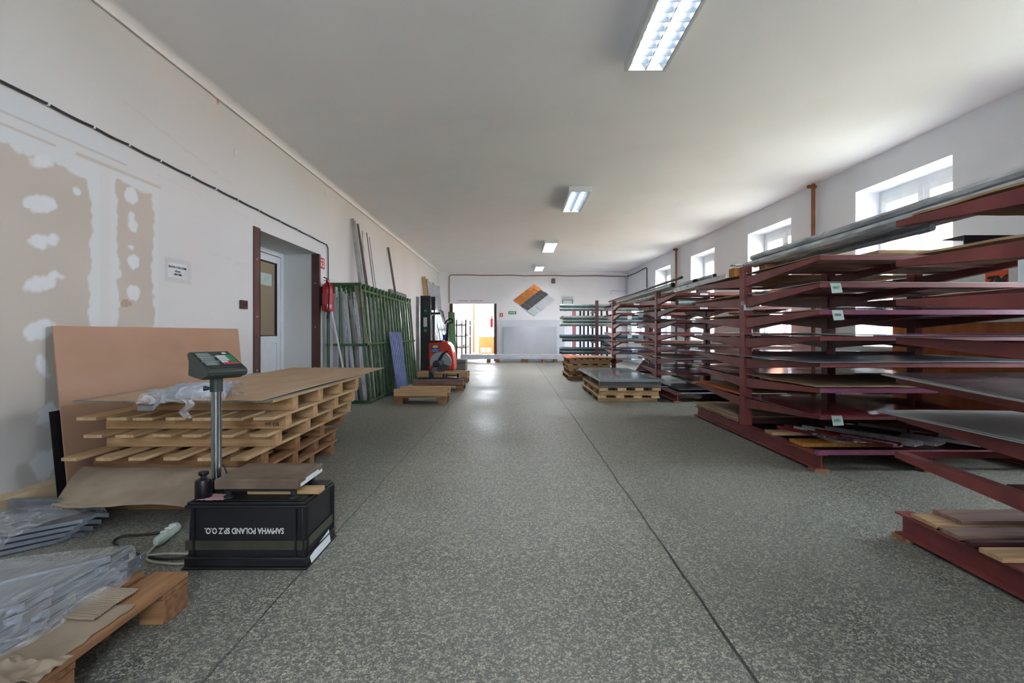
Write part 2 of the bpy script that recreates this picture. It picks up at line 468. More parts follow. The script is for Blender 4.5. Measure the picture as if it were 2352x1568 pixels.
# terrazzo floor
def terrazzo():
    m, nt, p = base('terrazzo')
    L = nt.links.new
    tc = N(nt, 'ShaderNodeTexCoord')
    co = tc.outputs['Object']
    # chips, warped voronoi of two sizes
    nzw = N(nt, 'ShaderNodeTexNoise'); nzw.inputs['Scale'].default_value = 60; L(co, nzw.inputs['Vector'])
    wv = N(nt, 'ShaderNodeVectorMath', operation='SCALE'); wv.inputs['Scale'].default_value = .012; L(nzw.outputs['Color'], wv.inputs[0])
    ad = N(nt, 'ShaderNodeVectorMath', operation='ADD'); L(co, ad.inputs[0]); L(wv.outputs[0], ad.inputs[1])
    def chips(sc, cut, w_):
        v = N(nt, 'ShaderNodeTexVoronoi', feature='DISTANCE_TO_EDGE'); v.inputs['Scale'].default_value = sc; L(ad.outputs[0], v.inputs['Vector'])
        v2 = N(nt, 'ShaderNodeTexVoronoi', feature='F1'); v2.inputs['Scale'].default_value = sc; L(ad.outputs[0], v2.inputs['Vector'])
        a = N(nt, 'ShaderNodeMapRange'); a.inputs[1].default_value = .05; a.inputs[2].default_value = .05 + w_; L(v.outputs['Distance'], a.inputs[0])
        sp = N(nt, 'ShaderNodeSeparateColor'); L(v2.outputs['Color'], sp.inputs[0])
        b = N(nt, 'ShaderNodeMapRange'); b.inputs[1].default_value = cut; b.inputs[2].default_value = cut + .12; L(sp.outputs[0], b.inputs[0])
        c = N(nt, 'ShaderNodeMath', operation='MULTIPLY'); L(a.outputs[0], c.inputs[0]); L(b.outputs[0], c.inputs[1])
        c2 = N(nt, 'ShaderNodeMath', operation='MULTIPLY'); L(c.outputs[0], c2.inputs[0])
        br = N(nt, 'ShaderNodeMapRange'); br.inputs[3].default_value = .35; br.inputs[4].default_value = 1; L(sp.outputs[1], br.inputs[0]); L(br.outputs[0], c2.inputs[1])
        return c2.outputs[0]
    a = chips(92, .56, .1); b = chips(190, .5, .14)
    mxm = N(nt, 'ShaderNodeMath', operation='MAXIMUM'); L(a, mxm.inputs[0]); L(b, mxm.inputs[1])
    big = N(nt, 'ShaderNodeTexNoise'); big.inputs['Scale'].default_value = .9; big.inputs['Detail'].default_value = 7; L(co, big.inputs['Vector'])
    mr = N(nt, 'ShaderNodeMapRange'); mr.inputs[1].default_value = .32; mr.inputs[2].default_value = .68; L(big.outputs['Fac'], mr.inputs[0])
    basec = N(nt, 'ShaderNodeMix', data_type='RGBA'); basec.inputs[6].default_value = s(86, 88, 84); basec.inputs[7].default_value = s(116, 118, 112); L(mr.outputs[0], basec.inputs[0])
    # worn, cleaner centre aisle between the two long joints
    sx = N(nt, 'ShaderNodeSeparateXYZ'); L(co, sx.inputs[0])
    def m_(op, x, y=None):
        n = N(nt, 'ShaderNodeMath', operation=op)
        for i, q in enumerate((x, y)):
            if q is None: continue
            if isinstance(q, (int, float)): n.inputs[i].default_value = q
            else: L(q, n.inputs[i])
        return n.outputs[0]
    cx = m_('ABSOLUTE', m_('ADD', sx.outputs[0], .11))
    ais = N(nt, 'ShaderNodeMapRange'); ais.inputs[1].default_value = 1.15; ais.inputs[2].default_value = .75; L(cx, ais.inputs[0])
    lift = N(nt, 'ShaderNodeMix', data_type='RGBA', blend_type='MULTIPLY'); lift.inputs[0].default_value = 1
    am = N(nt, 'ShaderNodeMapRange'); am.inputs[3].default_value = .92; am.inputs[4].default_value = 1.2; L(ais.outputs[0], am.inputs[0])
    cmb = N(nt, 'ShaderNodeCombineColor')
    for i in range(3): L(am.outputs[0], cmb.inputs[i])
    chipmix = N(nt, 'ShaderNodeMix', data_type='RGBA'); chipmix.inputs[7].default_value = s(184, 181, 164)
    L(basec.outputs[2], chipmix.inputs[6]); L(m_('MULTIPLY', mxm.outputs[0], 1.0), chipmix.inputs[0])
    L(chipmix.outputs[2], lift.inputs[6]); L(cmb.outputs[0], lift.inputs[7])
    # joints
    wob = N(nt, 'ShaderNodeTexNoise'); wob.inputs['Scale'].default_value = 2.3; wob.inputs['Detail'].default_value = 6; L(co, wob.inputs['Vector'])
    wx = m_('MULTIPLY', m_('SUBTRACT', wob.outputs['Fac'], .5), .035)
    xx = m_('ADD', sx.outputs[0], wx)
    lx = m_('ABSOLUTE', m_('SUBTRACT', m_('MODULO', m_('ADD', xx, 1.03 + 1.83 * 4 + .915), 1.83), .915))
    yy = m_('ADD', sx.outputs[1], m_('MULTIPLY', wx, .5))
    ly = m_('ABSOLUTE', m_('SUBTRACT', m_('MODULO', m_('ADD', yy, -4.35 + 3.41 * 3 + 1.705), 3.41), 1.705))
    jx = m_('MAXIMUM', m_('MULTIPLY', m_('LESS_THAN', lx, .004), .75), m_('LESS_THAN', m_('ABSOLUTE', m_('SUBTRACT', xx, .8)), .0065)); jy = m_('MULTIPLY', m_('LESS_THAN', ly, .0035), .6)
    j = m_('MAXIMUM', jx, jy)
    fin = N(nt, 'ShaderNodeMix', data_type='RGBA'); fin.inputs[7].default_value = s(34, 34, 32)
    L(lift.outputs[2], fin.inputs[6]); L(m_('MULTIPLY', j, .9), fin.inputs[0])
    L(fin.outputs[2], p.inputs['Base Color'])
    rg = N(nt, 'ShaderNodeMapRange'); rg.inputs[3].default_value = .42; rg.inputs[4].default_value = .58; L(mr.outputs[0], rg.inputs[0])
    L(rg.outputs[0], p.inputs['Roughness'])
    bp = N(nt, 'ShaderNodeBump'); bp.inputs['Strength'].default_value = .25; bp.inputs['Distance'].default_value = .01; bp.invert = True
    L(j, bp.inputs['Height']); L(bp.outputs[0], p.inputs['Normal'])
    return m
M['floor'] = terrazzo()

# ------------------------------------------------------------------ room
XL = -3.15; YF = 20.3; ZC = 3.71; YB = -2.6
def XR(y): return 5.51 - .042 * y
struct('floor', MB().box(-7, 6.6, YB - .3, 30.3, -.2, 0), M['floor'])
struct('ceiling', MB().box(-7, 6.6, YB - .3, 30.3, ZC, ZC + .35), M['ceiling'])
BACK_FILL_WIN = [(-.1, .8)]  # unseen window added behind the camera for extra daylight
wb = MB().box(XL - .3, 6.6, YB - .3, YB, 0, .95).box(XL - .3, 6.6, YB - .3, YB, 3.3, ZC)
xp = XL - .3
for a, b in BACK_FILL_WIN + [(6.6, 6.6)]:
    wb.box(xp, a, YB - .3, YB, .95, 3.3); xp = b
struct('wall_back', wb, M['wallR'])
for k, (a, b) in enumerate(BACK_FILL_WIN):  # frame and portal of the added back window
    f = MB().box(a, a + .08, YB - .25, YB - .18, .95, 3.3).box(b - .08, b, YB - .25, YB - .18, .95, 3.3).box(a + .08, b - .08, YB - .25, YB - .18, .95, 1.05).box(a + .08, b - .08, YB - .25, YB - .18, 3.2, 3.3).box((a + b) / 2 - .06, (a + b) / 2 + .06, YB - .25, YB - .18, 1.05, 3.2)
    struct('window_%d' % (11 + k), f, M['white'])
    pl = bpy.data.lights.new('window_portal', 'AREA'); pl.shape = 'RECTANGLE'; pl.size = b - a; pl.size_y = 2.35; pl.cycles.is_portal = True
    po = bpy.data.objects.new('window_portal', pl); col.objects.link(po); po.location = ((a + b) / 2, YB - .31, 2.125)
    po.rotation_euler = V((0, 1, 0)).to_track_quat('-Z', 'Y').to_euler()

# left wall: finely divided face with painted patches, door recess
def sm(a, b, x):
    if a == b: return float(x > a)
    t = max(0, min(1, (x - a) / (b - a))); return t * t * (3 - 2 * t)
DABS = []
rr = random.Random(5)
for (px, py, sy, sz) in [(95, 372, .10, .055), (95, 468, .11, .06), (97, 552, .11, .06), (100, 650, .15, .06), (95, 755, .12, .07), (100, 840, .05, .09), (108, 955, .06, .1), (100, 1065, .09, .1),
                         (300, 448, .07, .07), (303, 512, .06, .08), (307, 600, .06, .06), (307, 672, .06, .07), (302, 568, .03, .02), (176, 438, .03, .03)]:
    y = -XL * FPX / (1183 - px); z = CAMH - (py - 765) * y / FPX
    DABS.append((y, z, sy, sz, rr.uniform(-.5, .5)))
def nz2(y, z, f, o=0): return noise.noise(V((y * f, z * f, o)))
def wallcol(y, z):
    wht = V((.65, .665, .665))
    c = wht * (1 + .05 * nz2(y, z, .9, 3))
    c = c.lerp(V((.52, .52, .50)), .25 * sm(.15, .6, nz2(y, z, .6, 7)))
    # long faint scuffs
    for (y0, z0, y1, z1, wd, am) in [(3.9, 3.02, 5.4, 2.80, .02, .4), (4.3, 2.55, 6.2, 2.50, .015, .22), (5.0, 1.98, 5.9, 1.93, .012, .25)]:
        t = max(0, min(1, (y - y0) / (y1 - y0))); zz = z0 + (z1 - z0) * t + .02 * nz2(y, 0, 4)
        if y0 < y < y1:
            c = c.lerp(V((.42, .42, .42)), am * (1 - sm(0, wd, abs(z - zz))) * (.4 + .6 * abs(nz2(y, z, 12, 2))))
    # painted-over bluish strip and its hairline
    if y < 3.95 and 2.52 < z < 2.64: c = V((.64, .68, .71))
    if y < 3.95 and abs(z - 2.515) < .007: c = V((.52, .51, .49))
    if y < 3.35 and abs(z - 2.44) < .007: c = V((.52, .49, .45))
    # bare plasterboard panels
    e = .05 * nz2(y, z, 5, 1) + .03 * nz2(y, z, 17, 2)
    tan = V((.53, .485, .425)) * (1 + .06 * nz2(y, z, 2.2, 9))
    tan = tan.lerp(V((.50, .50, .49)), .8 * sm(.95, .35, z + .1 * nz2(y, z, 2)))
    inA = min(3.66 - y, 2.36 - z) + e - .045
    inB = min(y - 3.84, 4.28 - y, 2.40 - z) + e - .035
    if inA > -.02 or inB > -.02:
        k = max(sm(-.004, .012, inA), sm(-.004, .012, inB)); c = c.lerp(tan, k)
    halo = max(min(3.71 - y, 2.42 - z), min(y - 3.78, 4.31 - y, 2.44 - z))
    if halo > 0 and inA < 0 and inB < 0:
        c = V((.66, .69, .70)) if not (3.70 < y < 3.80) else V((.68, .665, .62))
    if y < 4.33 and abs(z - 2.44) < .008 and y > 3.5: c = V((.56, .53, .48))
    for (dy, dz, sy, sz, a) in DABS:
        u = (y - dy) * math.cos(a) + (z - dz) * math.sin(a); v_ = -(y - dy) * math.sin(a) + (z - dz) * math.cos(a)
        q = (u / sy) ** 2 + (v_ / sz) ** 2
        if q < 3:
            q += .9 * nz2(y, z, 9, dy) + .5 * nz2(y, z, 26, dz)
            c = c.lerp(V((.70, .73, .75)), sm(1.15, .6, q))
    # chipped old plaster spot
    q = ((y - 3.95) / .06) ** 2 + ((z - 1.39) / .03) ** 2 + nz2(y, z, 30)
    if q < 1: c = V((.42, .34, .24))
    q = ((y - 5.17) / .02) ** 2 + ((z - 3.69 + .06) / .05) ** 2 + nz2(y, z, 40)
    if q < 1: c = V((.42, .24, .16))
    # soiling near the floor
    if z < 1.0: c = c * (1 - .12 * sm(.5, .05, z + .15 * nz2(y, z, 3)))
    return c
def wall_attr_mat():
    m, nt, p = base('left wall paint and filler')
    at = N(nt, 'ShaderNodeAttribute'); at.attribute_name = 'col'
    nt.links.new(at.outputs['Color'], p.inputs['Base Color'])
    p.inputs['Roughness'].default_value = .85
    return m
M['wallL'] = wall_attr_mat()
D0, D1, DZ = 5.88, 7.82, 2.42
lw = MB(); cols = []
def lgrid(y0, y1, z0, z1, st):
    ny = max(1, round((y1 - y0) / st)); nz_ = max(1, round((z1 - z0) / st))
    lw.grid(lambda u, v: (XL, y0 + (y1 - y0) * u, z0 + (z1 - z0) * v), ny, nz_)
lgrid(YB, 2.7, 0, ZC, .3)
lgrid(2.7, 4.9, 0, ZC, .013)
lgrid(4.9, D0, 0, ZC, .03)
lgrid(D0, D1, DZ, ZC, .04)
lgrid(D1, 12, 0, ZC, .06)
lgrid(12, YF, 0, ZC, .15)
cols = [wallcol(p.y, p.z) for p in lw.v]
nface = len(lw.v)
RX = XL - .63
lw.box(RX - .02, XL - .001, D0 - .02, D0, 0, DZ)          # near reveal
lw.box(RX - .02, XL - .001, D1, D1 + .02, 0, DZ)          # far reveal
lw.box(RX - .02, XL - .001, D0 - .02, D1 + .02, DZ, DZ + .02)
lw.box(XL - .3, XL - .002, YB - .3, D0 - .02, 0, ZC)
lw.box(XL - .3, XL - .002, D1 + .02, YF, 0, ZC)
lw.box(XL - .3, XL - .002, D0 - .02, D1 + .02, DZ + .02, ZC)
while len(cols) < len(lw.v): cols.append(V((.65, .665, .665)))
me = bpy.data.meshes.new('wall_left')
me.from_pydata([tuple(p) for p in lw.v], [], lw.f); me.update()
ca = me.color_attributes.new('col', 'FLOAT_COLOR', 'POINT')
ca.data.foreach_set('color', [q for c in cols for q in (c.x, c.y, c.z, 1)])
me.materials.append(M['wallL'])
wl = bpy.data.objects.new('wall_left', me); col.objects.link(wl); wl['kind'] = 'structure'
# cove strip along the ceiling
cv = MB()
pr = [(0, 0)] + [(.07 - .07 * math.sin(a), -.07 + .07 * math.cos(a)) for a in [math.radians(t) for t in (0, 15, 30, 45, 60, 75, 90)]]
cv.prism(pr, lambda a, b: (XL + a, YB, ZC + b), lambda a, b: (XL + a, YF, ZC + b))
struct('trim_1', cv, M['ceiling'])
struct('baseboard_left', MB().box(XL, XL + .1, YB, 5.8, 0, .16), M['beige'])

# room behind the glazed door
ch = MB()
ch.box(-6.3, -6.2, 4.6, 9.2, 0, ZC); ch.box(-6.3, RX, 4.5, 4.6, 0, ZC); ch.box(-6.3, RX, 9.2, 9.3, 0, ZC)
ch.box(RX - .06, RX - .02, 4.6, 5.9, 0, ZC); ch.box(RX - .06, RX - .02, 7.8, 9.3, 0, ZC); ch.box(RX - .06, RX - .02, 5.9, 7.8, DZ, ZC)
struct('wall_side_room', ch, M['roomwall'])
struct('trim_2', MB().box(-6.2, -6.15, 4.6, 9.2, 1.45, 1.53), M['white'])
al = bpy.data.lights.new('side_room_fill_light', 'AREA'); al.energy = 10; al.size = .6; al.color = (1, .95, .88)  # added lamp, lifts the brightness seen through the door glass
alo = bpy.data.objects.new('side_room_fill_light', al); col.objects.link(alo); alo.location = (-5, 7, ZC - .06)

# glazed door
dr = sthing('door_1', (RX, 6.9, 0))
fr = MB(); fr.box(RX, RX + .07, D0, D0 + .07, 0, DZ); fr.box(RX, RX + .07, D1 - .08, D1, 0, DZ); fr.box(RX, RX + .07, D0 + .07, D1 - .08, DZ - .07, DZ)
part('door_frame', fr, M['white'], dr, bevel=.004)
lf = MB(); y0, y1 = D0 + .08, D1 - .09
for a in ((y0, y0 + .11, .02, DZ - .08), (y1 - .11, y1, .02, DZ - .08), (y0 + .11, y1 - .11, DZ - .19, DZ - .08), (y0 + .11, y1 - .11, 1.0, 1.11), (y0 + .11, y1 - .11, .02, .13)):
    lf.box(RX + .005, RX + .06, a[0], a[1], a[2], a[3])
leaf = part('door_leaf', lf, M['white'], dr, bevel=.004)
part('lower_panel', MB().box(RX + .02, RX + .045, y0 + .1, y1 - .1, .1, 1.02), M['white'], dr)
part('pane', MB().box(RX + .025, RX + .035, y0 + .1, y1 - .1, 1.1, DZ - .18), M['doorglass'], dr)
gk = MB()
for a in ((y1 - .125, y1 - .108, 1.1, DZ - .18), (y0 + .108, y0 + .125, 1.1, DZ - .18), (y0 + .12, y1 - .12, DZ - .2, DZ - .185), (y0 + .12, y1 - .12, 1.105, 1.12)):
    gk.box(RX + .03, RX + .062, *a)
part('gasket', gk, M['rubber'], dr)
part('notice', MB().box(RX + .036, RX + .038, 7.0, 7.5, 1.87, 2.05), M['tagpaper'], dr, label='pale paper notice on the glass')
# brown angles on the recess corners
a1 = MB(); a1.box(XL, XL + .012, D0 - .02, D0 + .13, 0, DZ + .02); a1.box(XL - .12, XL + .012, D0 + .118, D0 + .13, 0, DZ + .02)
a1.box(XL - .12, XL, D0, D0 + .118, 0, DZ - .001)
a2 = MB(); a2.box(XL, XL + .012, D1 - .012, D1 + .05, 0, DZ); a2.box(XL - .11, XL, D1 - .012, D1, 0, DZ)
for k, a in ((3, a1), (4, a2)):
    t = struct('trim_%d' % k, a, M['brownframe'])
scr = MB()
for z in (2.05, 1.35, .7):
    scr.lathe((XL + .012, D0 + .05, z), [(.008, 0), (.008, .004)], 8, (1, 0, 0))
    scr.lathe((XL - .05, D1 - .012, z - .1), [(.008, 0), (.008, .004)], 8, (0, -1, 0))
struct('trim_5', scr, M['white'])

# far wall with doorway into the bright store room
FX0, FX1, FZ = -2.72, -.86, 2.38
fw = MB()
fw.box(XL - .3, FX0, YF, YF + .4, 0, ZC); fw.box(FX1, 6.6, YF, YF + .4, 0, ZC); fw.box(FX0, FX1, YF, YF + .4, FZ, ZC)
struct('wall_far', fw, M['wallfar'])
fa = MB()
fa.box(FX0, FX0 + .13, YF - .012, YF + .12, 0, FZ); fa.box(FX1 - .02, FX1 + .09, YF - .012, YF + .12, 0, FZ)
struct('trim_6', fa, M['brownframe'])
# store room shell, side openings added to let in extra light
BR = MB()
YE = 29.5
BR.box(-5.3, -5.0, YF + .4, YE, 0, .9); BR.box(-5.3, -5.0, YF + .4, YE, 3.3, ZC)
for (a, b) in ((YF + .4, 21.4), (23.2, 24.2), (26.0, 27.0), (28.6, YE)): BR.box(-5.3, -5.0, a, b, .9, 3.3)
BR.box(3.0, 3.3, YF + .4, YE, 0, .9); BR.box(3.0, 3.3, YF + .4, YE, 3.2, ZC)
for (a, b) in ((YF + .4, 21.6), (23.6, 24.8), (26.8, YE)): BR.box(3.0, 3.3, a, b, .9, 3.2)
BR.box(-5.3, -2.05, YE, YE + .3, 0, ZC); BR.box(-.55, 3.3, YE, YE + .3, 0, ZC)
BR.box(-2.05, -.55, YE, YE + .3, 0, .9); BR.box(-2.05, -.55, YE, YE + .3, 3.3, ZC)
struct('wall_store_room', BR, M['roomwall'])

# right wall, slightly askew, four visible windows and one beside the camera, plus a low one added for light
RD = V((-.042, 1, 0)).normalized(); RN = V((1, .042, 0)).normalized(); RO = V((5.51, 0, 0))
def rw(sx_, n, z): return RO + RD * sx_ + RN * n + V((0, 0, z))
def rbox(mb, s0, s1, n0, n1, z0, z1):
    return mb.hexa([rw(s0, n0, z0), rw(s1, n0, z0), rw(s1, n1, z0), rw(s0, n1, z0)], [rw(s0, n0, z1), rw(s1, n0, z1), rw(s1, n1, z1), rw(s0, n1, z1)])
WZ0, WZ1 = .95, 3.3
WIN = [(2.72, 4.3), (5.87, 7.45), (9.07, 10.62), (12.22, 13.7), (15.28, 16.72)]
WT = .52
rwm = MB(); prev = YB - .2
WTOP = {5: 2.4}
WIN.append((17.9, 19.6))  # added low window hidden by the racks, brightens the far end
for a, b in WIN:
    rbox(rwm, prev, a, 0, WT, WZ0, WZ1); prev = b
rbox(rwm, 17.9, 19.6, 0, WT, 2.4, WZ1)
rbox(rwm, prev, YF + .02, 0, WT, WZ0, WZ1)
rbox(rwm, YB - .2, YF + .02, 0, WT, 0, WZ0); rbox(rwm, YB - .2, YF + .02, 0, WT, WZ1, ZC)
struct('wall_right', rwm, M['wallR'])
for i, (a, b) in enumerate(WIN):
    WZ1 = WTOP.get(i, 3.3)
    c = rw((a + b) / 2, .4, WZ0)
    wt = sthing('window_%d' % (i + 1), c)
    n0, n1 = .38, .45
    f = MB()
    for q in ((a, a + .06, WZ0, WZ1), (b - .06, b, WZ0, WZ1), (a + .06, b - .06, WZ0, WZ0 + .07), (a + .06, b - .06, WZ1 - .12, WZ1)):
        rbox(f, q[0], q[1], n0, n1, q[2], q[3])
    part('window_frame', f, M['white'], wt, bevel=.004)
    mid = (a + b) / 2
    for (p0, p1) in ((a + .06, mid - .005), (mid + .005, b - .06)):
        sh = MB(); z0, z1 = WZ0 + .07, WZ1 - .12
        for q in ((p0, p0 + .09, z0, z1), (p1 - .09, p1, z0, z1), (p0 + .09, p1 - .09, z0, z0 + .09), (p0 + .09, p1 - .09, z1 - .09, z1)):
            rbox(sh, q[0], q[1], n0 - .02, n1 - .02, q[2], q[3])
        so = part('sash', sh, M['white'], wt, bevel=.004)
        g = MB(); rbox(g, p0 + .085, p1 - .085, n0 + .01, n0 + .02, z0 + .085, z1 - .085)
        part('pane', g, M['glass'], so)
    hd = MB(); hd.beam(rw(mid + .05, n0 - .03, 1.95), rw(mid + .05, n0 - .05, 1.95), .02, .06); hd.beam(rw(mid + .05, n0 - .055, 1.97), rw(mid + .05, n0 - .055, 1.84), .018, .018, (1, 0, 0))
    part('handle', hd, M['offwhite'], wt)
    sl = MB(); rbox(sl, a, b, -.06, .38, WZ0 - .02, WZ0 + .012)
    part('window_sill', sl, M['white'], wt)
    pl = bpy.data.lights.new('window_portal', 'AREA'); pl.shape = 'RECTANGLE'; pl.size = b - a; pl.size_y = WZ1 - WZ0
    pl.cycles.is_portal = True
    po = bpy.data.objects.new('window_portal', pl); col.objects.link(po)
    po.location = rw(mid, WT + .02, (WZ0 + WZ1) / 2)
    po.rotation_euler = (-RN).to_track_quat('-Z', 'Y').to_euler()

# outside
single('lawn', MB().box(6.7, 80, -40, 80, -.5, -.35), M['grass'], 'green lawn outside behind the windows', 'lawn', kind='structure', smooth=False)
hs = thing('neighbouring_house', 'salmon pink house seen outside through the windows', 'house', (17, 32, -.35))
part('facade', MB().box(14.5, 22, 17.8, 62, -.35, 8), M['pink'], hs)
part('roof', MB().prism([(14, 8), (22.5, 8), (18.25, 10.5)], lambda a, b: (a, 17.4, b), lambda a, b: (a, 62.4, b)), M['brick'], hs)

# ------------------------------------------------------------------ ceiling luminaires
M['tube_store_fill'] = emis('store room fill tube', (1, .98, .95, 1), 18)  # for the added store room lamps
M['tube_last_boost'] = emis('boosted tube by the end wall', (.95, .97, 1, 1), 14)  # boosted to help light the end wall, the fixture itself reads dim
M['tube_far_boost'] = emis('boosted tube at the far end', (.95, .97, 1, 1), 110)  # boosted well past the other tubes to fill the far end
M['tube_on'] = emis('lit tube', (.93, .97, 1, 1), 3.6)
M['tube_off'] = mat('unlit tube', s(226, 232, 236), rough=.3)
M['reflector'] = mat('luminaire reflector', s(150, 160, 172), rough=.4, metal=.4)
def luminaire(x, y0, y1, lit, label, wd=.33):
    L_ = y1 - y0; yc = (y0 + y1) / 2; h = .095; z0 = ZC - h
    t = thing('ceiling_luminaire', label, 'ceiling light', (x, yc, z0), 'fluorescent luminaires in a line along the ceiling')
    hb = MB()
    hb.box(x - wd / 2 - .03, x - wd / 2, y0, y1, z0, ZC); hb.box(x + wd / 2, x + wd / 2 + .03, y0, y1, z0, ZC)
    hb.box(x - wd / 2, x + wd / 2, y0, y0 + .02, z0, ZC); hb.box(x - wd / 2, x + wd / 2, y1 - .02, y1, z0, ZC)
    hb.box(x - wd / 2, x + wd / 2, y0 + .02, y1 - .02, ZC - .012, ZC)
    part('housing', hb, M['offwhite'], t, bevel=.003)
    lo = MB(); q = wd / 2
    for cx in (x - q / 2, x + q / 2):
        # curved side reflectors
        for sgn in (-1, 1):
            lo.grid(lambda u, v, cx=cx, sgn=sgn: (cx + sgn * (q / 2 - .004 - .04 * (1 - u) ** 2), y0 + .022 + (L_ - .044) * v, z0 + .004 + .06 * (1 - u)), 4, 1, (-sgn * .001, 0, 0))
    part('reflector', lo, M['reflector'], t)
    n = 13
    for k in range(1, n):
        bl = MB()
        yy = y0 + .02 + (L_ - .04) * k / n
        for cx in (x - q / 2, x + q / 2):
            # scooped cross blade
            bl.grid(lambda u, v, cx=cx, yy=yy: (cx - q / 2 + .005 + (q - .01) * u, yy, z0 + .004 + (.018 + .03 * (2 * u - 1) ** 2) * v), 8, 1, (0, .004, 0))
        part('louvre_blade', bl, M['reflector'], t)
    for cx in (x - q / 2, x + q / 2):
        tb = MB().tube([(cx, y0 + .04, z0 + .066), (cx, y1 - .04, z0 + .066)], .014, 10)
        part('tube', tb, M[lit], t)
    return t
luminaire(1.225, 3.02, 4.6, 'tube_on', 'long lit fluorescent luminaire with mirror louvre, largest on the ceiling')
luminaire(1.135, 8.5, 9.95, 'tube_on', 'lit louvred luminaire on the ceiling, second of the row')
luminaire(1.0, 13.4, 14.9, 'tube_far_boost', 'louvred luminaire on the ceiling, boosted for fill light, third of the row')
luminaire(.93, 18.1, 19.4, 'tube_last_boost', 'small luminaire boosted for fill light over the roof tile display, last of the row')
luminaire(1.3, -1.6, -.1, 'tube_on', 'unseen louvred luminaire added for fill light over the near end of the room')  # added behind the camera as fill light

# ------------------------------------------------------------------ wall services
def wob(pts, amp, n=6):
    out = []
    for i in range(len(pts) - 1):
        a = V(pts[i]); b = V(pts[i + 1])
        for k in range(n):
            t = k / n
            out.append(a.lerp(b, t) + V((0, 0, -amp * math.sin(math.pi * t))))
    out.append(V(pts[-1])); return out
clips = [2.2, 3.265, 3.62, 3.95, 4.3, 4.7, 5.1, 5.5, 5.95, 6.5, 7.0, 7.45]
pts = [(XL + .02, 1.0, 2.70)] + [(XL + .02, y, 2.70 - .012 * (y - 2)) for y in clips] + [(XL + .02, 8.1, 2.62)]
cpts = wob(pts, .006, 4) + [V((XL + .02, 8.16, 2.57)), V((XL + .02, 8.17, 2.3)), V((XL + .02, 8.17, .0))]
cb = thing('wall_cable', 'black cable clipped along the white plaster wall above the glazed door', 'cable', (XL, 5, 2.6))
part('sheath', MB().tube(cpts, .009, 8), M['cable'], cb)
for y in clips[1:]:
    part('clip', MB().box(XL, XL + .033, y - .006, y + .006, 2.703 - .012 * (y - 2) - .015, 2.703 - .012 * (y - 2) + .01), M['offwhite'], cb)
single('ceiling_wire', MB().tube([(XL + .012, YB, ZC - .085), (XL + .012, 5, ZC - .087), (XL + .012, 12, ZC - .083), (XL + .012, YF - .05, ZC - .085)], .006, 6), M['greyprof'], 'thin grey wire running along the wall just under the ceiling', 'wire')
for (y, z) in ((5.5, 2.98 + .2), (8.12, 3.47)):
    single('junction_cover', MB().lathe((XL, y, z), [(.045, 0), (.045, .004), (.038, .006)], 20, (1, 0, 0)), M['offwhite'],
           'round white junction cover high on the wall ' + ('above the paper notice' if y < 6 else 'near the tall leaning profiles'), 'cover')
# far wall cable
fc = [(-2.74, YF - .02, 2.4), (-2.74, YF - .02, 3.5), (-2.70, YF - .02, 3.56)]
n = 12
for k in range(n + 1):
    x = -2.6 + (4.62 + 2.6) * k / n
    fc.append((x, YF - .02, 3.57 - .05 * k / n + .012 * math.sin(k * 2.1)))
single('far_cable', MB().tube(fc, .018, 6), M['copper'], 'brown cable run across the end wall above the doorway and tile display', 'cable')
rc = [rw(YF - .1, -.02, 3.5), rw(19, -.02, 3.49), rw(17.7, -.02, 3.53), rw(17.6, -.02, 3.5), rw(17.6, -.02, 2.6)]
single('corner_cable', MB().tube(rc, .016, 6), M['cable'], 'dark cable on the window wall bending down beside the room corner', 'cable')
cp = MB().tube([(4.6, YF - .03, 3.5), (4.6, YF - .03, 2.7)], .02, 6); cp.tube([(4.0, YF - .03, 2.75), (4.0, YF - .03, 2.92), (4.6, YF - .03, 2.9)], .014, 6)
single('corner_conduit', cp, M['offwhite'], 'white conduit with a side branch in the room corner', 'conduit')
for (sy, lab) in ((8.32, 'brown heating pipe between the two largest windows'), (14.6, 'brown heating pipe between the two smallest windows')):
    p = MB().tube([rw(sy, -.08, 0), rw(sy, -.08, ZC - .02)], .032, 10)
    p.tube([rw(sy + .02, -.02, ZC - .06), rw(sy + .02, -.16, ZC - .06)], .03, 10)
    single('heating_pipe', p, M['copper'], lab, 'pipe', 'heating pipes on the window wall')
for i, (a, b) in enumerate(WIN[1:4]):
    m_ = (a + b) / 2
    t = thing('radiator', 'white ribbed radiator under the ' + ['largest', 'second largest', 'third largest'][i] + ' window, seen through the racks', 'radiator', rw(m_, -.12, .15), 'radiators below the windows')
    rb = MB()
    if i == 0: m_ = 7.15
    hl = .42 if i == 0 else .55
    for k in range(20):
        yy = m_ - hl + 2 * hl * k / 19
        rbox(rb, yy - .02, yy + .02, -.16, -.06, .18, .78)
    part('fins', rb, M['radiator'], t, bevel=.008)
    pp = MB().tube([rw(m_ - hl - .02, -.11, .24), rw(m_ + hl + .02, -.11, .24)], .018, 8); pp.tube([rw(m_ - hl - .02, -.11, .72), rw(m_ + hl + .02, -.11, .72)], .018, 8)
    part('header', pp, M['radiator'], t)
    ft = MB(); rbox(ft, m_ - .34, m_ - .3, -.16, -.005, 0.14, .18); rbox(ft, m_ + .3, m_ + .34, -.16, -.005, .14, .18)
    part('bracket', ft, M['radiator'], t)

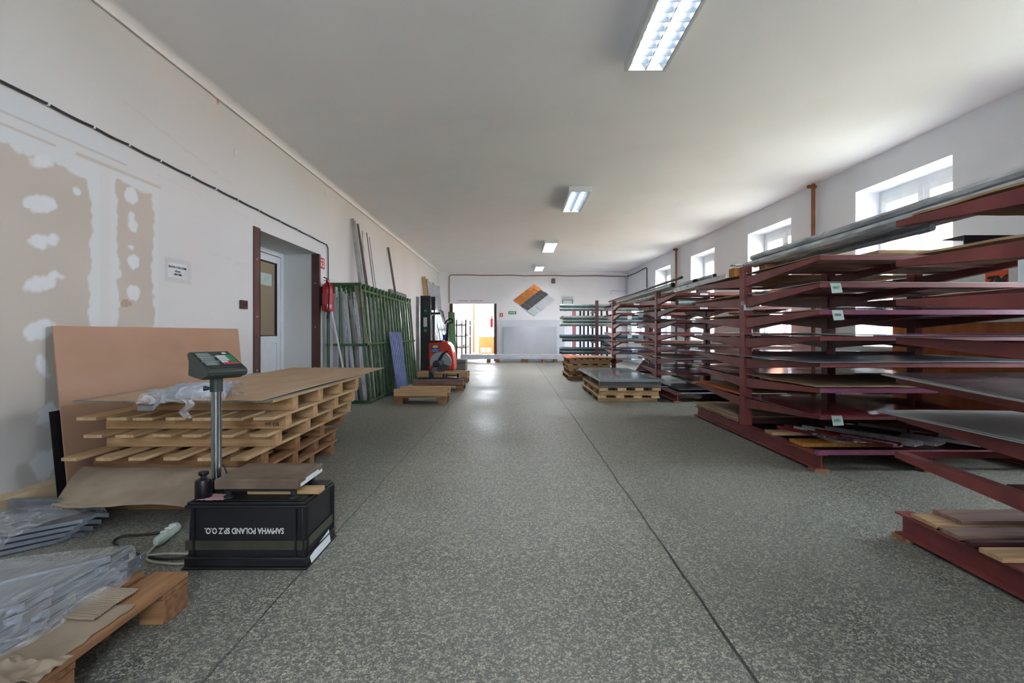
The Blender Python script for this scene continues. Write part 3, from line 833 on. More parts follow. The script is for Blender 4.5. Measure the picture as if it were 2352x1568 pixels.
# paper notice, switch, signs
pn = thing('paper_notice', 'small white paper notice taped under film on the plaster wall', 'notice', (XL + .003, 4.55, 1.65))
part('sheet', MB().box(XL, XL + .002, 4.42, 4.68, 1.66, 1.80), M['paper'], pn)
part('cover_film', MB().box(XL + .002, XL + .003, 4.38, 4.74, 1.62, 1.84), M['tapefilm'], pn)
for zz, sz, tx in ((1.76, .028, 'BLACHA CYNK/OCYNK'), (1.725, .025, '0,55 mm'), (1.695, .025, '1000 X 2000')):
    text('lettering', tx, sz, (XL + .004, 4.55, zz), (0, 1, 0), (0, 0, 1), M['ink'], pn, .8)
# (reads along +Y because the wall faces +X)
sw = thing('wall_socket', 'small dark red socket box on the wall beside the door recess', 'socket', (XL + .02, 5.63, 1.42))
part('box', MB().box(XL, XL + .035, 5.57, 5.69, 1.43, 1.53), M['brownframe'], sw, bevel=.006)
part('faceplate', MB().box(XL + .035, XL + .042, 5.585, 5.675, 1.445, 1.515), M['darkred'], sw, bevel=.002)
part('socket_hole', MB().lathe((XL + .042, 5.63, 1.48), [(.022, 0), (.022, .002)], 14, (1, 0, 0)), M['rubber'], sw)
fs = thing('fire_sign', 'red and white fire extinguisher sign above the wall extinguisher', 'sign', (XL, 7.97, 2.2))
part('plate', MB().box(XL, XL + .004, 7.88, 8.06, 2.2, 2.38), M['signred'], fs)
sg = MB(); sg.box(XL + .004, XL + .006, 7.905, 7.935, 2.23, 2.30); sg.box(XL + .004, XL + .006, 7.905, 7.945, 2.32, 2.35); sg.box(XL + .004, XL + .006, 7.98, 8.03, 2.23, 2.27); sg.box(XL + .004, XL + .006, 7.985, 8.025, 2.29, 2.31); sg.box(XL + .004, XL + .006, 7.98, 8.03, 2.33, 2.355)
part('pictogram', sg, M['inkwhite'], fs)
s1 = thing('fire_sign', 'small red sign on the end wall between the doorway and green exit sign', 'sign', (-.55, YF, 1.8))
part('plate', MB().box(-.64, -.50, YF - .006, YF, 1.83, 1.99), M['signorange'], s1)
part('pictogram', MB().box(-.59, -.55, YF - .009, YF - .006, 1.85, 1.96), M['inkwhite'], s1)
s2 = thing('exit_sign', 'green arrow exit sign on the end wall beside the roof tile display', 'sign', (-.1, YF, 1.93))
part('plate', MB().box(-.28, .05, YF - .006, YF, 1.94, 2.06), M['signgreen'], s2)
ar = MB().box(-.25, -.02, YF - .009, YF - .006, 1.98, 2.02); ar.prism([(-.05, 1.955), (.03, 2.0), (-.05, 2.045)], lambda a, b: (a, YF - .009, b), lambda a, b: (a, YF - .006, b))
part('arrow', ar, M['inkwhite'], s2)
ob = thing('wall_lettering', 'red capital lettering on the end wall over the doorway', 'lettering', (-1.85, YF, 2.42))
text('lettering', 'O B R Ó B K I    D A C H O W E', .095, (-1.86, YF - .004, 2.49), (1, 0, 0), (0, 0, 1), M['inkred'], ob, .78, .0008)
single('vent_cover', MB().box(1.52, 1.67, YF - .06, YF, 3.22, 3.42), M['brownprof'], 'small brown box under the ceiling on the end wall', 'box', bevel=.006)
zm = thing('picture_board', 'white board with small lettering and framed picture above the stacked gutters', 'board', (2.2, YF, 2.3))
part('panel', MB().box(1.92, 2.44, YF - .02, YF, 2.2, 2.70), M['paper'], zm)
pf = MB(); pf.box(1.97, 2.40, YF - .035, YF - .02, 2.52, 2.545); pf.box(1.97, 1.995, YF - .035, YF - .02, 2.25, 2.52); pf.box(2.375, 2.40, YF - .035, YF - .02, 2.25, 2.52)
part('frame', pf, M['anthra'], zm)
text('lettering', 'ZM SILESIA SA', .075, (2.18, YF - .022, 2.62), (1, 0, 0), (0, 0, 1), M['ink'], zm, .95)

# roof tile display
ax_u = V((48, 0, 37)).normalized(); ax_v = V((48, 0, -37)).normalized()
LU = V((48, 0, 37)).length / 55.17
p0 = V((-4 / 55.17, YF, CAMH + 76 / 55.17))
td = thing('roof_tile_display', 'diamond of copper, slate grey and pale zinc roof tiles on the end wall', 'tile display', (p0.x + .86, YF, 1.9))
cbk = MB(); a, b, c, d = p0 + V((.03, 0, 0)), p0 + ax_v * LU * .97, p0 + ax_v * LU + ax_u * LU * .98, p0 + ax_u * LU * .97
cbk.hexa([q + V((0, 0, 0)) for q in (a, b, c, d)], [q + V((0, -.02, 0)) for q in (a, b, c, d)])
part('backing', cbk, M['offwhite'], td)
nr = 6; cell = LU / nr
for r_ in range(nr):
    mm = [M['coppertile'], M['coppertile'], M['slatetile'], M['slatetile'], M['zinctile'], M['zinctile']][r_]
    for k in range(nr):
        off = .25 * cell if r_ % 2 else -.05 * cell
        o = p0 + ax_v * cell * r_ + ax_u * (cell * k + off * .5)
        q = [o, o + ax_v * cell * .98, o + ax_v * cell * .98 + ax_u * cell * .93, o + ax_u * cell * .93]
        tl = MB().hexa([q[0] + V((0, -.021, 0)), q[1] + V((0, -.035, 0)), q[2] + V((0, -.035, 0)), q[3] + V((0, -.021, 0))],
                       [q[0] + V((0, -.029, 0)), q[1] + V((0, -.045, 0)), q[2] + V((0, -.045, 0)), q[3] + V((0, -.029, 0))])
        part('tile', tl, mm, td)

# ------------------------------------------------------------------ fire extinguisher
ex, ey = XL + .13, 7.86
fe = thing('fire_extinguisher', 'red fire extinguisher hung on the wall beside the door recess', 'extinguisher', (ex, ey, 1.5))
part('cylinder', MB().lathe((ex, ey, 1.49), [(.06, 0), (.082, .015), (.085, .04), (.085, .38), (.075, .43), (.045, .465), (.025, .48)], 24), M['red'], fe)
part('label_band', MB().lathe((ex, ey, 1.49), [(.0856, .12), (.0862, .121), (.0862, .30), (.0856, .301)], 24), M['signred'], fe)
part('valve', MB().lathe((ex, ey, 1.965), [(.022, 0), (.03, .01), (.03, .04), (.018, .05)], 12), M['red'], fe)
part('lever', MB().beam((ex, ey, 2.02), (ex - .02, ey - .1, 2.04), .02, .012).beam((ex, ey, 2.0), (ex - .02, ey - .09, 1.99), .02, .01), M['iron'], fe)
part('hose', MB().tube([(ex + .01, ey - .03, 1.98), (ex + .04, ey - .07, 1.94), (ex + .06, ey - .085, 1.84), (ex + .05, ey - .09, 1.65), (ex + .04, ey - .085, 1.5), (ex + .03, ey - .08, 1.42), (ex + .03, ey - .08, 1.38)], [.011, .011, .011, .011, .011, .014, .018], 8), M['rubber'], fe)
part('bracket', MB().box(XL, ex - .07, ey - .03, ey + .03, 1.6, 1.9), M['iron'], fe)

# ------------------------------------------------------------------ pallets
def slat_pallet(label, x0, x1, y0, y1, z0, h, nb, bw, mB='pineY', mC='pineX', beams=4, over=.12, group=None, seed=0, name='pallet', jit=.01, bt=.021):
    o2 = .03
    """deck boards along Y over cross beams along X"""
    r = random.Random(seed)
    t = thing(name, label, 'pallet', ((x0 + x1) / 2, (y0 + y1) / 2, z0), group)
    for k in range(nb):
        xc = x0 + bw / 2 + (x1 - x0 - bw) * k / (nb - 1) + r.uniform(-jit, jit) * (0 < k < nb - 1)
        part('deck_board', MB().box(xc - bw / 2, xc + bw / 2, y0 + r.uniform(-.015, .015), y1 + r.uniform(-.015, .015), z0 + h - bt, z0 + h), M[mB], t, bevel=.002)
    for k in range(beams):
        yc = y0 + over + .05 + (y1 - y0 - over - o2 - .1) * k / (beams - 1)
        part('cross_beam', MB().box(x0 + .01, x1 - .015, yc - .045, yc + .045, z0, z0 + h - bt - .001), M[mC], t, bevel=.003)
    return t
GS = 'stacked pallets under the hardboard sheet'
PY0, PY1 = 3.1, 4.95
slat_pallet('dark reddish pallet on the floor, lowest of the tall stack', -2.82, -1.72, 3.06, 4.72, 0, .13, 6, .1, 'oldY', 'oldX', group=GS, seed=1)
slat_pallet('orange brown pallet just above the corrugated cardboard in the tall stack', -2.7, -1.71, 3.32, 4.72, .132, .108, 6, .1, 'oldY', 'oldX', beams=4, over=.06, group=GS, seed=2)
slat_pallet('pale pallet with six wide spaced boards, above the orange one in the stack', -2.87, -1.70, 3.08, 4.92, .242, .12, 6, .1, 'pineY', 'oldX', over=.22, group=GS, seed=3)
slat_pallet('pine pallet with close narrow boards, midway up the tall stack', -2.84, -1.64, 3.22, 4.95, .364, .118, 6, .12, over=.15, group=GS, seed=4)
slat_pallet('pine pallet with stamped block, second from the top of the stack', -2.86, -1.58, 3.17, 4.9, .484, .118, 7, .13, over=.22, group=GS, seed=5)
tp = slat_pallet('pine pallet directly under the hardboard sheet', -2.72, -1.56, 3.15, 4.95, .604, .118, 6, .13, over=.30, group=GS, seed=6)
single('zinc_sheet', MB().box(-2.76, -1.55, 3.04, 5.2, .7235, .7285), M['galvdull'], 'thin grey sheet between the top pallet and hardboard', 'sheet', smooth=False)
hb = MB().grid(lambda u, v: (-2.66 + 1.09 * u + .02 * v, 3.03 + 2.75 * v, .731 + .006 * math.sin(v * 5) + (.012 * max(0, v - .7) / .3)), 6, 14, (0, 0, .006))
single('hardboard_sheet', hb, M['topboard'], 'brown hardboard sheet lying on top of the pallet stack', 'board')
# stamped ends
st_o = [o for o in bpy.data.objects if o.get('label', '').startswith('pine pallet with stamped')][0]
text('stamp', 'MT DB', .036, (-1.69, 3.389, .515), (1, 0, 0), (0, 0, 1), M['ink'], st_o, .9)

# corrugated cardboard draped over the lowest pallet
def cbfn(u, v):
    x = -2.74 - .21 * (1 - v) * (1 - u) + 1.07 * u
    y = 3.34 - .46 * v - .03 * math.sin(u * 9) * v
    z = .232 - .10 * sm(.2, 1, v) + .009 * abs(math.sin(v * math.pi * 34))
    if v > .97: z += .008 * nz2(u * 14, 0, 1)
    x += .15 * (1 - v) * (1 - u) * 0
    return (x, y, z)
single('corrugated_cardboard', MB().grid(cbfn, 30, 240, (0, 0, -.004)), M['cardgrey'], 'grey brown corrugated cardboard drooping from the base of the pallet stack', 'cardboard')
cst = MB()
for k in range(5):
    cst.box(-2.8 + .01 * k, -1.70, 3.12 + .006 * k, 3.31, .134 + .017 * k, .148 + .017 * k)
# loose boards at the stack base
single('loose_board', MB().beam((-3.0, 3.0, .07), (-2.5, 2.99, .11), .09, .02), M['oldX'], 'short reddish board beside the wall at the cardboard', 'board')
# leaning hardboard panel on the wall
lp = MB().grid(lambda u, v: (XL + .16 - .11 * v + .01 * math.sin(u * 4), 3.27 + 2.2 * u, .04 + 1.16 * v), 10, 8, (-.008, 0, 0))
single('leaning_hardboard', lp, M['board'], 'tall pinkish brown hardboard leaning on the plaster wall behind the pallets', 'board')
single('leaning_black_sheet', MB().grid(lambda u, v: (XL + .135 - .06 * v, 3.22 + 1.9 * u, 0.03 + .6 * v), 3, 3, (-.005, 0, 0)), M['black'], 'black sheet edge behind the leaning hardboard', 'sheet', smooth=False)
for sxx in (0,):
    single('wall_bearer', MB().box(XL + .1, XL + .26, 3.2, 5.5, 0, .03), M['oldY'], 'wooden batten on the floor under the leaning hardboard', 'batten')

# front euro pallet
def euro(label, x0, x1, y0, y1, z0=0, mB='oldY', mX='oldX', group=None, h=.144, runners=(1,)):
    t = thing('euro_pallet', label, 'pallet', ((x0 + x1) / 2, (y0 + y1) / 2, z0), group)
    W = x1 - x0; L_ = y1 - y0
    bws = [.145, .1, .145, .1, .145]; gap = (W - sum(bws)) / 4; x = x0
    for b in bws:
        part('deck_board', MB().box(x, x + b, y0, y1, z0 + h - .022, z0 + h), M[mB], t, bevel=.003); x += b + gap
    for yc in (y0 + .0725, (y0 + y1) / 2, y1 - .0725):
        part('cross_board', MB().box(x0, x1, yc - .0725, yc + .0725, z0 + h - .044, z0 + h - .0225), M[mX], t, bevel=.003)
        for xc in (x0 + .05, (x0 + x1) / 2, x1 - .05):
            part('block', MB().box(xc - .05, xc + .05, yc - .07, yc + .07, z0 + (.022 if xc == (x0 + x1) / 2 else 0), z0 + h - .0445), M[mX], t, bevel=.004)
    for xc in [((x0 + x1) / 2)]:
        part('bottom_board', MB().box(xc - .05, xc + .05, y0, y1, z0, z0 + .0215), M[mB], t, bevel=.003)
    return t
euro('brown euro pallet on the terrazzo carrying the film wrapped brackets', -2.18, -1.38, .86, 2.06)
single('loose_plank', MB().beam((-1.95, 1.55, .034), (-1.52, 1.83, .034), .1, .02), M['oldX'], 'loose plank pushed beneath the front pallet', 'plank')
def ragged(x0, x1, y0, y1, z, seed, amp=.03, nx=24, ny=40):
    def fn(u, v):
        x = x0 + (x1 - x0) * u; y = y0 + (y1 - y0) * v
        if u > .96: x += amp * nz2(v * 9, seed, 1) + amp * .5 * nz2(v * 31, seed, 1)
        if v > .96: y += amp * nz2(u * 7, seed + 3, 1) + amp * .4 * nz2(u * 25, seed, 1)
        if v < .04: y += amp * nz2(u * 7, seed + 5, 1)
        return (x, y, z + .004 * nz2(x * 3, y * 3, 1, seed) + .01 * max(0, u - .9) * nz2(v * 12, 1, 1))
    return MB().grid(fn, nx, ny, (0, 0, -.003))
single('torn_cardboard', ragged(-2.1, -1.40, .9, 1.8, .151, 1), M['cardgrey'], 'torn grey cardboard layer on the front pallet under the brackets', 'cardboard')
single('cardboard_scrap', MB().grid(lambda u, v: (-1.78 + .32 * u, 1.72 + .2 * v - .03 * u, .158 + .004 * abs(math.sin(v * 48)) + .006 * nz2(u * 8, v * 3, 1)), 16, 120, (0, 0, -.003)), M['cardgrey'], 'ribbed cardboard scrap near the corner of the front pallet', 'cardboard')
single('crumpled_cardboard', MB().grid(lambda u, v: (-1.62 + .26 * u, 1.37 + .12 * v + .02 * math.sin(u * 7), .157 + .022 * abs(nz2(u * 4, v * 3, 1, 6)) * 1.6), 20, 14, (0, 0, -.003)), M['cardgrey'], 'crumpled torn cardboard piece on the edge of the front pallet', 'cardboard')

# ------------------------------------------------------------------ film wrapped metal brackets
def bracket_mb(x0, x1, y, z, hh, ln):
    """zinc bracket: flat strip along Y with bent end lug"""
    mb = MB()
    mb.box(x0, x0 + .004, y - ln, y, z, z + hh); mb.box(x0, x1, y - ln, y, z, z + .003)
    mb.box(x0 - .0, x0 + .004, y, y + .06, z, z + hh * .95)
    mb.tube([(x0 + .003, y + .035, z + hh * .5), (x0 + .006, y + .035, z + hh * .5)], .006, 8)
    return mb
GB = 'zinc brackets wrapped together on the front pallet'
z = .152
for lay in range(4):
    for k, dy in enumerate((0, -.34, -.62)):
        ye = 2.04 + .05 * (lay % 2) - .03 * lay + dy
        xx = -1.585 - .012 * lay
        mb = MB()
        hh = .0265
        zz = .153 + .0275 * lay
        # angled strip running from the side face to the lug
        mb.prism([(xx - .5, ye - .5), (xx - .496, ye - .5), (xx + .002, ye - .05), (xx + .002, ye + .05), (xx - .003, ye + .05), (xx - .003, ye - .048)],
                 lambda a, b, zz=zz: (a, b, zz), lambda a, b, zz=zz, hh=hh: (a, b, zz + hh - .001))
        mb.box(xx - .5, xx - .012, ye - .3, ye - .05, zz, zz + .003)
        mb.lathe((xx + .002, ye + .02, zz + hh / 2), [(.005, 0), (.005, .0015)], 8, (1, 0, 0))
        single('metal_bracket', mb, M['galv'], 'grey zinc bracket with bent lug stacked under film on the front pallet', 'bracket', GB, smooth=False)
core = MB()
for lay in range(4):
    core.hexa([(-2.14, .72, .1525 + .0255 * lay), (-1.615 - .012 * lay, .72, .1525 + .0255 * lay), (-1.615 - .012 * lay, 1.98, .1525 + .0255 * lay), (-2.14, 1.76, .1525 + .0255 * lay)], [(-2.14, .72, .176 + .0255 * lay), (-1.615 - .012 * lay, .72, .176 + .0255 * lay), (-1.615 - .012 * lay, 1.98, .176 + .0255 * lay), (-2.14, 1.76, .176 + .0255 * lay)])
single('sheet_metal_bundle', core, M['galvdull'], 'dense grey stack of flat zinc pieces in the middle of the wrapped bundle', 'metal bundle', smooth=False)
def fl(u, v):
    # u across (outer right edge -> top -> left), v along Y
    y = .68 + (1.38 - .27 * sm(.3, 1, u)) * v
    prof = [(-1.56, .154), (-1.575, .2), (-1.595, .25), (-1.625, .258), (-1.8, .256), (-1.98, .257), (-2.13, .254), (-2.165, .22), (-2.175, .154)]
    t = u * (len(prof) - 1); i = min(int(t), len(prof) - 2); f = t - i
    x = prof[i][0] * (1 - f) + prof[i + 1][0] * f; zz = prof[i][1] * (1 - f) + prof[i + 1][1] * f
    ripple = .012 * math.sin(v * 30 + u * 9) * (1 if u < .35 else .25) + .008 * nz2(u * 6, v * 12, 1, 2)
    x += ripple * (u < .4); zz += .006 * nz2(u * 7, v * 9, 1, 5)
    if u > .3: zz += .055 * math.exp(-((v - .78) / .08) ** 2) * sm(.35, .8, u)
    x += .02 * sm(.9, 1, v) * -1
    return (x, y, zz)
single('stretch_film', MB().grid(fl, 48, 90), M['filmY'], 'clear stretch film pulled tight over the brackets on the front pallet', 'film')

# second wrapped bundle on the floor against the wall
t2 = thing('wrapped_bundle', 'grey film wrapped bundle of zinc flashings on the floor by the wall', 'metal bundle', (-2.65, 2.75, 0))
for k in range(4):
    zz = .004 + .026 * k
    part('flashing', MB().prism([(-3.0, 2.52 + .02 * k), (-2.66, 2.50 + .02 * k), (-2.50 + .02 * k, 2.66 + .03 * k), (-2.49 + .02 * k, 2.76 + .03 * k), (-2.56, 2.78 + .03 * k), (-3.0, 2.95)], lambda a, b, zz=zz: (a, b, zz), lambda a, b, zz=zz: (a, b, zz + .02)), M['galv'], t2, smooth=False)
    part('lug', MB().box(-2.50 + .02 * k, -2.42 + .02 * k, 2.74 + .03 * k, 2.744 + .03 * k, zz, zz + .024), M['galv'], t2, smooth=False)
def fl2(u, v):
    y0_ = 2.46 + .03 * math.sin(v * 4)
    prof = [(2.46, .0), (2.465, .06), (2.50, .115), (2.62, .135), (2.8, .14), (2.95, .13), (3.02, .03)]
    t = u * 6; i = min(int(t), 5); f = t - i
    y = prof[i][0] * (1 - f) + prof[i + 1][0] * f; z_ = prof[i][1] * (1 - f) + prof[i + 1][1] * f
    x = -3.02 + (.42 + .1 * sm(.2, .7, u)) * v
    return (x, y + .02 * nz2(x * 4, z_ * 9, 1, 3), max(.003, z_ * (1 - .12 * v) + .018 * nz2(x * 4, y * 4, 1, 4) * (u > .2)))
part('film', MB().grid(fl2, 36, 30), M['film'], t2)
single('metal_channel', MB().box(-3.02, -2.72, 2.90, 2.93, .0, .16).box(-3.02, -2.72, 2.88, 2.90, .157, .16), M['galv'], 'upright zinc channel edge behind the wrapped floor bundle', 'channel', smooth=False)

# small wrapped profiles on top of the pallet stack
t3 = thing('wrapped_profiles', 'bent zinc profiles in torn clear film on top of the pallet stack', 'metal profiles', (-2.1, 3.15, .74))
pb = [(-2.32, 2.98, .69), (-2.22, 2.98, .69), (-2.19, 3.0, .745), (-2.05, 3.06, .79), (-1.92, 3.14, .80), (-1.86, 3.25, .80)]
def strip(pts, h, th=.003):
    mb = MB(); n = len(pts)
    vs_ = [V(p) for p in pts] + [V(p) + V((0, 0, h)) for p in pts] + [V(p) + V((0, th, 0)) for p in pts] + [V(p) + V((0, th, h)) for p in pts]
    fs_ = []
    for i in range(n - 1):
        fs_ += [(i, i + 1, n + i + 1, n + i), (2 * n + i, 3 * n + i, 3 * n + i + 1, 2 * n + i + 1), (n + i, n + i + 1, 3 * n + i + 1, 3 * n + i), (i, 2 * n + i, 2 * n + i + 1, i + 1)]
    return mb.add(vs_, fs_)
part('profile', strip([(-2.315, 2.99, .675), (-2.22, 2.99, .675), (-2.185, 3.03, .74), (-2.0, 3.06, .745), (-1.85, 3.12, .75)], .03), M['galv'], t3)
part('profile', strip([(-2.17, 3.05, .775), (-2.05, 3.08, .80), (-1.92, 3.11, .80), (-1.86, 3.14, .80), (-1.84, 3.2, .80)], .035), M['galv'], t3)
part('profile', strip([(-2.16, 3.1, .742), (-2.0, 3.14, .742), (-1.88, 3.22, .742)], .085), M['galv'], t3)
part('profile', strip([(-2.33, 3.1, .742), (-2.1, 3.18, .742), (-1.9, 3.26, .742)], .05), M['galvdull'], t3)
def fl3(u, v):
    x = -2.33 + .53 * u
    a = v * math.pi
    y = 3.12 - .12 * math.cos(a) + .04 * u
    z_ = .74 + (.045 + .05 * sm(.15, .4, u)) * math.sin(a) + (-.03 * (1 - u) if v < .15 else 0)
    q = .018
    return (x + q * nz2(u * 8, v * 8, 1, 1), y + q * nz2(u * 8, v * 8, 1, 2), z_ + q * nz2(u * 9, v * 9, 1, 3))
part('film', MB().grid(fl3, 40, 24), M['film'], t3)
part('film_tail', MB().grid(lambda u, v: (-2.04 + .05 * u + .02 * math.sin(v * 7), 2.99 + .01 * math.sin(u * 8), .74 - .11 * v), 8, 16), M['film'], t3)

# ------------------------------------------------------------------ upturned crate
cx0, cx1, cy0, cy1, ch_ = -1.615, -1.015, 2.37, 2.76, .33
ct = thing('plastic_crate', 'upturned black plastic crate with inverted white lettering, carrying the scale', 'crate', ((cx0 + cx1) / 2, (cy0 + cy1) / 2, 0))
cb_ = MB()
def taper(z, i=0): return .012 * (1 - z / ch_) * 0 + i
cb_.hexa([(cx0 + .012, cy0 + .012, .03), (cx1 - .012, cy0 + .012, .03), (cx1 - .012, cy1 - .012, .03), (cx0 + .012, cy1 - .012, .03)],
         [(cx0 + .02, cy0 + .02, ch_ - .02), (cx1 - .02, cy0 + .02, ch_ - .02), (cx1 - .02, cy1 - .02, ch_ - .02), (cx0 + .02, cy1 - .02, ch_ - .02)])
part('body', cb_, M['crate'], ct, bevel=.01)
rim = MB().box(cx0 - .005, cx1 + .005, cy0 - .005, cy1 + .005, 0, .012); rim.box(cx0 + .003, cx1 - .003, cy0 + .003, cy1 - .003, .012, .052); rim.box(cx0 - .002, cx1 + .002, cy0 - .002, cy1 + .002, .052, .06)
part('rim', rim, M['crate'], ct, bevel=.004)
tpn = MB().box(cx0 + .004, cx1 - .004, cy0 + .004, cy1 - .004, ch_ - .034, ch_ - .02); tpn.box(cx0 + .012, cx1 - .012, cy0 + .012, cy1 - .012, ch_ - .02, ch_ - .006); tpn.box(cx0 + .03, cx1 - .03, cy0 + .03, cy1 - .03, ch_ - .006, ch_)
part('base_panel', tpn, M['crate'], ct, bevel=.004)
for x in (cx0 + .05, cx1 - .055, cx1 - .014):
    part('rib', MB().box(x - .004, x + .004, cy0 + .001, cy0 + .02, .06, ch_ - .034), M['crate'], ct)
for y in (cy0 + .03, cy1 - .02):
    part('rib', MB().box(cx1 - .02, cx1 - .001, y - .004, y + .004, .06, ch_ - .034), M['crate'], ct)
tpm = MB()
z0, z1 = .093, .138
tpm.box(cx0 + .006, cx1 - .006, cy0 + .0085, cy0 + .0105, z0, z1); tpm.box(cx1 - .0105, cx1 - .0085, cy0 + .006, cy1 - .01, z0, z1)
part('tape', tpm, M['tape'], ct)
part('sticker', MB().hexa([(cx1 + .004, cy0 + .05, .012), (cx1 + .006, cy0 + .05, .012), (cx1 + .006, cy0 + .3, .012), (cx1 + .004, cy0 + .3, .012)], [(cx1 - .006, cy0 + .05, .045), (cx1 - .004, cy0 + .05, .045), (cx1 - .004, cy0 + .3, .075), (cx1 - .006, cy0 + .3, .075)]), M['paper'], ct, label='torn white sticker')
text('lettering', 'SAMWHA POLAND SP.Z O.O.', .040, (-1.322, cy0 + .010, .187), (-1, 0, 0), (0, 0, -1), M['inkwhite'], ct, .74, .0010)

# platform scale
sc = thing('platform_scale', 'electronic platform scale with steel column and keypad head on the black crate', 'scale', (-1.28, 2.55, ch_))
sx0, sx1, sy0, sy1 = -1.475, -1.065, 2.39, 2.70
part('platform', MB().box(sx0, sx1, sy0, sy1, .385, .432), M['platter'], sc, bevel=.003)
part('side_sticker', MB().box(sx1, sx1 + .001, sy0 + .03, sy1 - .01, .388, .405).box(sx1, sx1 + .001, sy0 + .09, sy1 - .06, .405, .415), M['paper'], sc)
part('under_frame', MB().box(sx0 + .03, sx1 - .03, sy0 + .03, sy1 - .03, .365, .385).box(-1.60, sx0 + .05, 2.53, 2.58, .352, .38), M['black'], sc)
for (x, y) in ((sx0 + .05, sy0 + .04), (sx1 - .04, sy0 + .04), (sx0 + .05, sy1 - .04), (sx1 - .04, sy1 - .04)):
    part('foot', MB().lathe((x, y, ch_ + .001), [(.024, 0), (.024, .01), (.012, .016), (.012, .035)], 16), M['rubber'], sc)
px_, py_ = -1.565, 2.555
part('column_base', MB().lathe((px_, py_, ch_ + .001), [(.034, 0), (.034, .05), (.028, .055), (.028, .065)], 16), M['black'], sc)
part('column', MB().lathe((px_, py_, .39), [(.0245, 0), (.0245, .50)], 24), M['chrome'], sc)
part('collar', MB().lathe((px_, py_, .845), [(.030, 0), (.030, .045), (.032, .085), (.036, .1)], 20), M['head'], sc)
part('knob', MB().tube([(px_ - .03, py_ - .01, .862), (px_ - .055, py_ - .015, .862)], [.008, .014], 10), M['black'], sc)
# head: wedge with sloping face, turned to the right of the camera
hu = V((math.cos(math.radians(58)), math.sin(math.radians(58)) , 0)); hf = V((hu.y, -hu.x, 0))   # width axis, front axis
hc = V((px_ + .0, py_, .935))
def hp(a, f, z): return hc + hu * a + hf * f + V((0, 0, z))
prof = [(.115, .0), (.125, .022), (.112, .034), (-.075, .118), (-.09, .112), (-.098, .10), (-.08, .07), (-.085, -.005), (.05, -.02)]
hw = .098
part('head', MB().prism(prof, lambda f, z: hp(-hw, f, z), lambda f, z: hp(hw, f, z)), M['head'], sc, bevel=.005, ang=25)
sl_n = V((hf * (.118 - .034) + V((0, 0, .187)))).normalized()
def hs_(a, t, off): return hp(a, .112 + (-.075 - .112) * t, .034 + (.118 - .034) * t) + sl_n * off
def face(a0, a1, t0, t1, o0=.0005, o1=.002):
    return MB().hexa([hs_(a0, t0, o0), hs_(a1, t0, o0), hs_(a1, t1, o0), hs_(a0, t1, o0)], [hs_(a0, t0, o1), hs_(a1, t0, o1), hs_(a1, t1, o1), hs_(a0, t1, o1)])
part('front_panel', face(-.09, .09, .16, .93), M['panelblack'], sc)
for (t0, t1) in ((.70, .88), (.45, .62), (.20, .37)):
    part('display', face(-.082, -.018, t0, t1, .002, .004), M['lcd'], sc)
part('rule_line', face(-.09, .0, .655, .668, .002, .003), M['keywhite'], sc)
part('rule_line', face(-.09, .0, .405, .418, .002, .003), M['keywhite'], sc)
kw, kt = .0155, .095
for r_ in range(5):
    for k in range(5):
        a0 = .004 + k * .0165; t0 = .22 + r_ * .105
        mk_ = 'keyred' if r_ == 0 or (r_ == 1 and k in (2,)) else ('keygreen' if k >= 3 else 'keywhite')
        part('key', face(a0, a0 + .0145, t0, t0 + .085, .002, .0035), M[mk_], sc)
part('marking', face(.05, .07, .80, .9, .002, .003), M['keywhite'], sc)
part('slot', face(-.08, .09, .04, .1, .0005, .003), M['panelblack'], sc)
part('lead', MB().tube([(px_ + .03, py_ + .01, .46), (px_ + .04, py_ + .02, .42), (px_ + .05, py_ + .02, .37)], .004, 6), M['cable'], sc)

single('test_weight', MB().lathe((-1.552, 2.43, ch_ + .001), [(.036, 0), (.038, .004), (.038, .082), (.034, .092), (.014, .1), (.013, .108), (.022, .115), (.024, .122), (.022, .13), (.008, .133)], 24), M['iron'], 'dark cast iron weight with a knob on the crate beside the scale column', 'weight')
single('wooden_shim', MB().box(-1.36, -.995 + .0, 2.475, 2.55, ch_ + .002, ch_ + .026), M['pineX'], 'small pale wooden slat between the scale platform and crate', 'wood slat', bevel=.002)
single('pink_rag', MB().grid(lambda u, v: (-1.56 + .13 * u, 2.385 + .09 * v, ch_ + .003 + .006 * abs(nz2(u * 5, v * 4, 1))), 10, 8, (0, 0, .0015)), M['signred'] if False else mat('pink paper', s(206, 160, 168), rough=.8), 'crumpled pink paper on the crate below the scale column', 'paper')

# extension lead on the floor
ps = thing('power_strip', 'pale green multi socket strip lying on the floor beside the crate', 'power strip', (-1.94, 2.7, 0))
pd = (V((-1.755, 2.60, .03)) - V((-1.87, 2.45, .03)))
part('body', MB().tube([V((-1.915, 2.60, .030)), V((-1.92, 2.625, .03)), V((-1.962, 2.82, .030)), V((-1.966, 2.835, .03))], [.012, .028, .029, .02], 10), mat('pale green plastic', s(190, 204, 192), s(170, 186, 174), rough=.4), ps)
for t_ in (.3, .55, .8):
    c = V((-1.92, 2.625, .052)).lerp(V((-1.962, 2.82, .053)), t_)
    part('socket', MB().lathe(c, [(.017, 0), (.018, .008), (.014, .009)], 12), M['paper'], ps)
def curve(pts, n=6):
    P = [V(p) for p in pts]; P = [P[0]] + P + [P[-1]]; out = []
    for i in range(1, len(P) - 2):
        for k in range(n):
            q = k / n; a, b, c, d = P[i - 1], P[i], P[i + 1], P[i + 2]
            out.append(.5 * ((2 * b) + (c - a) * q + (2 * a - 5 * b + 4 * c - d) * q * q + (3 * b - a - 3 * c + d) * q ** 3))
    return out + [P[-1]]
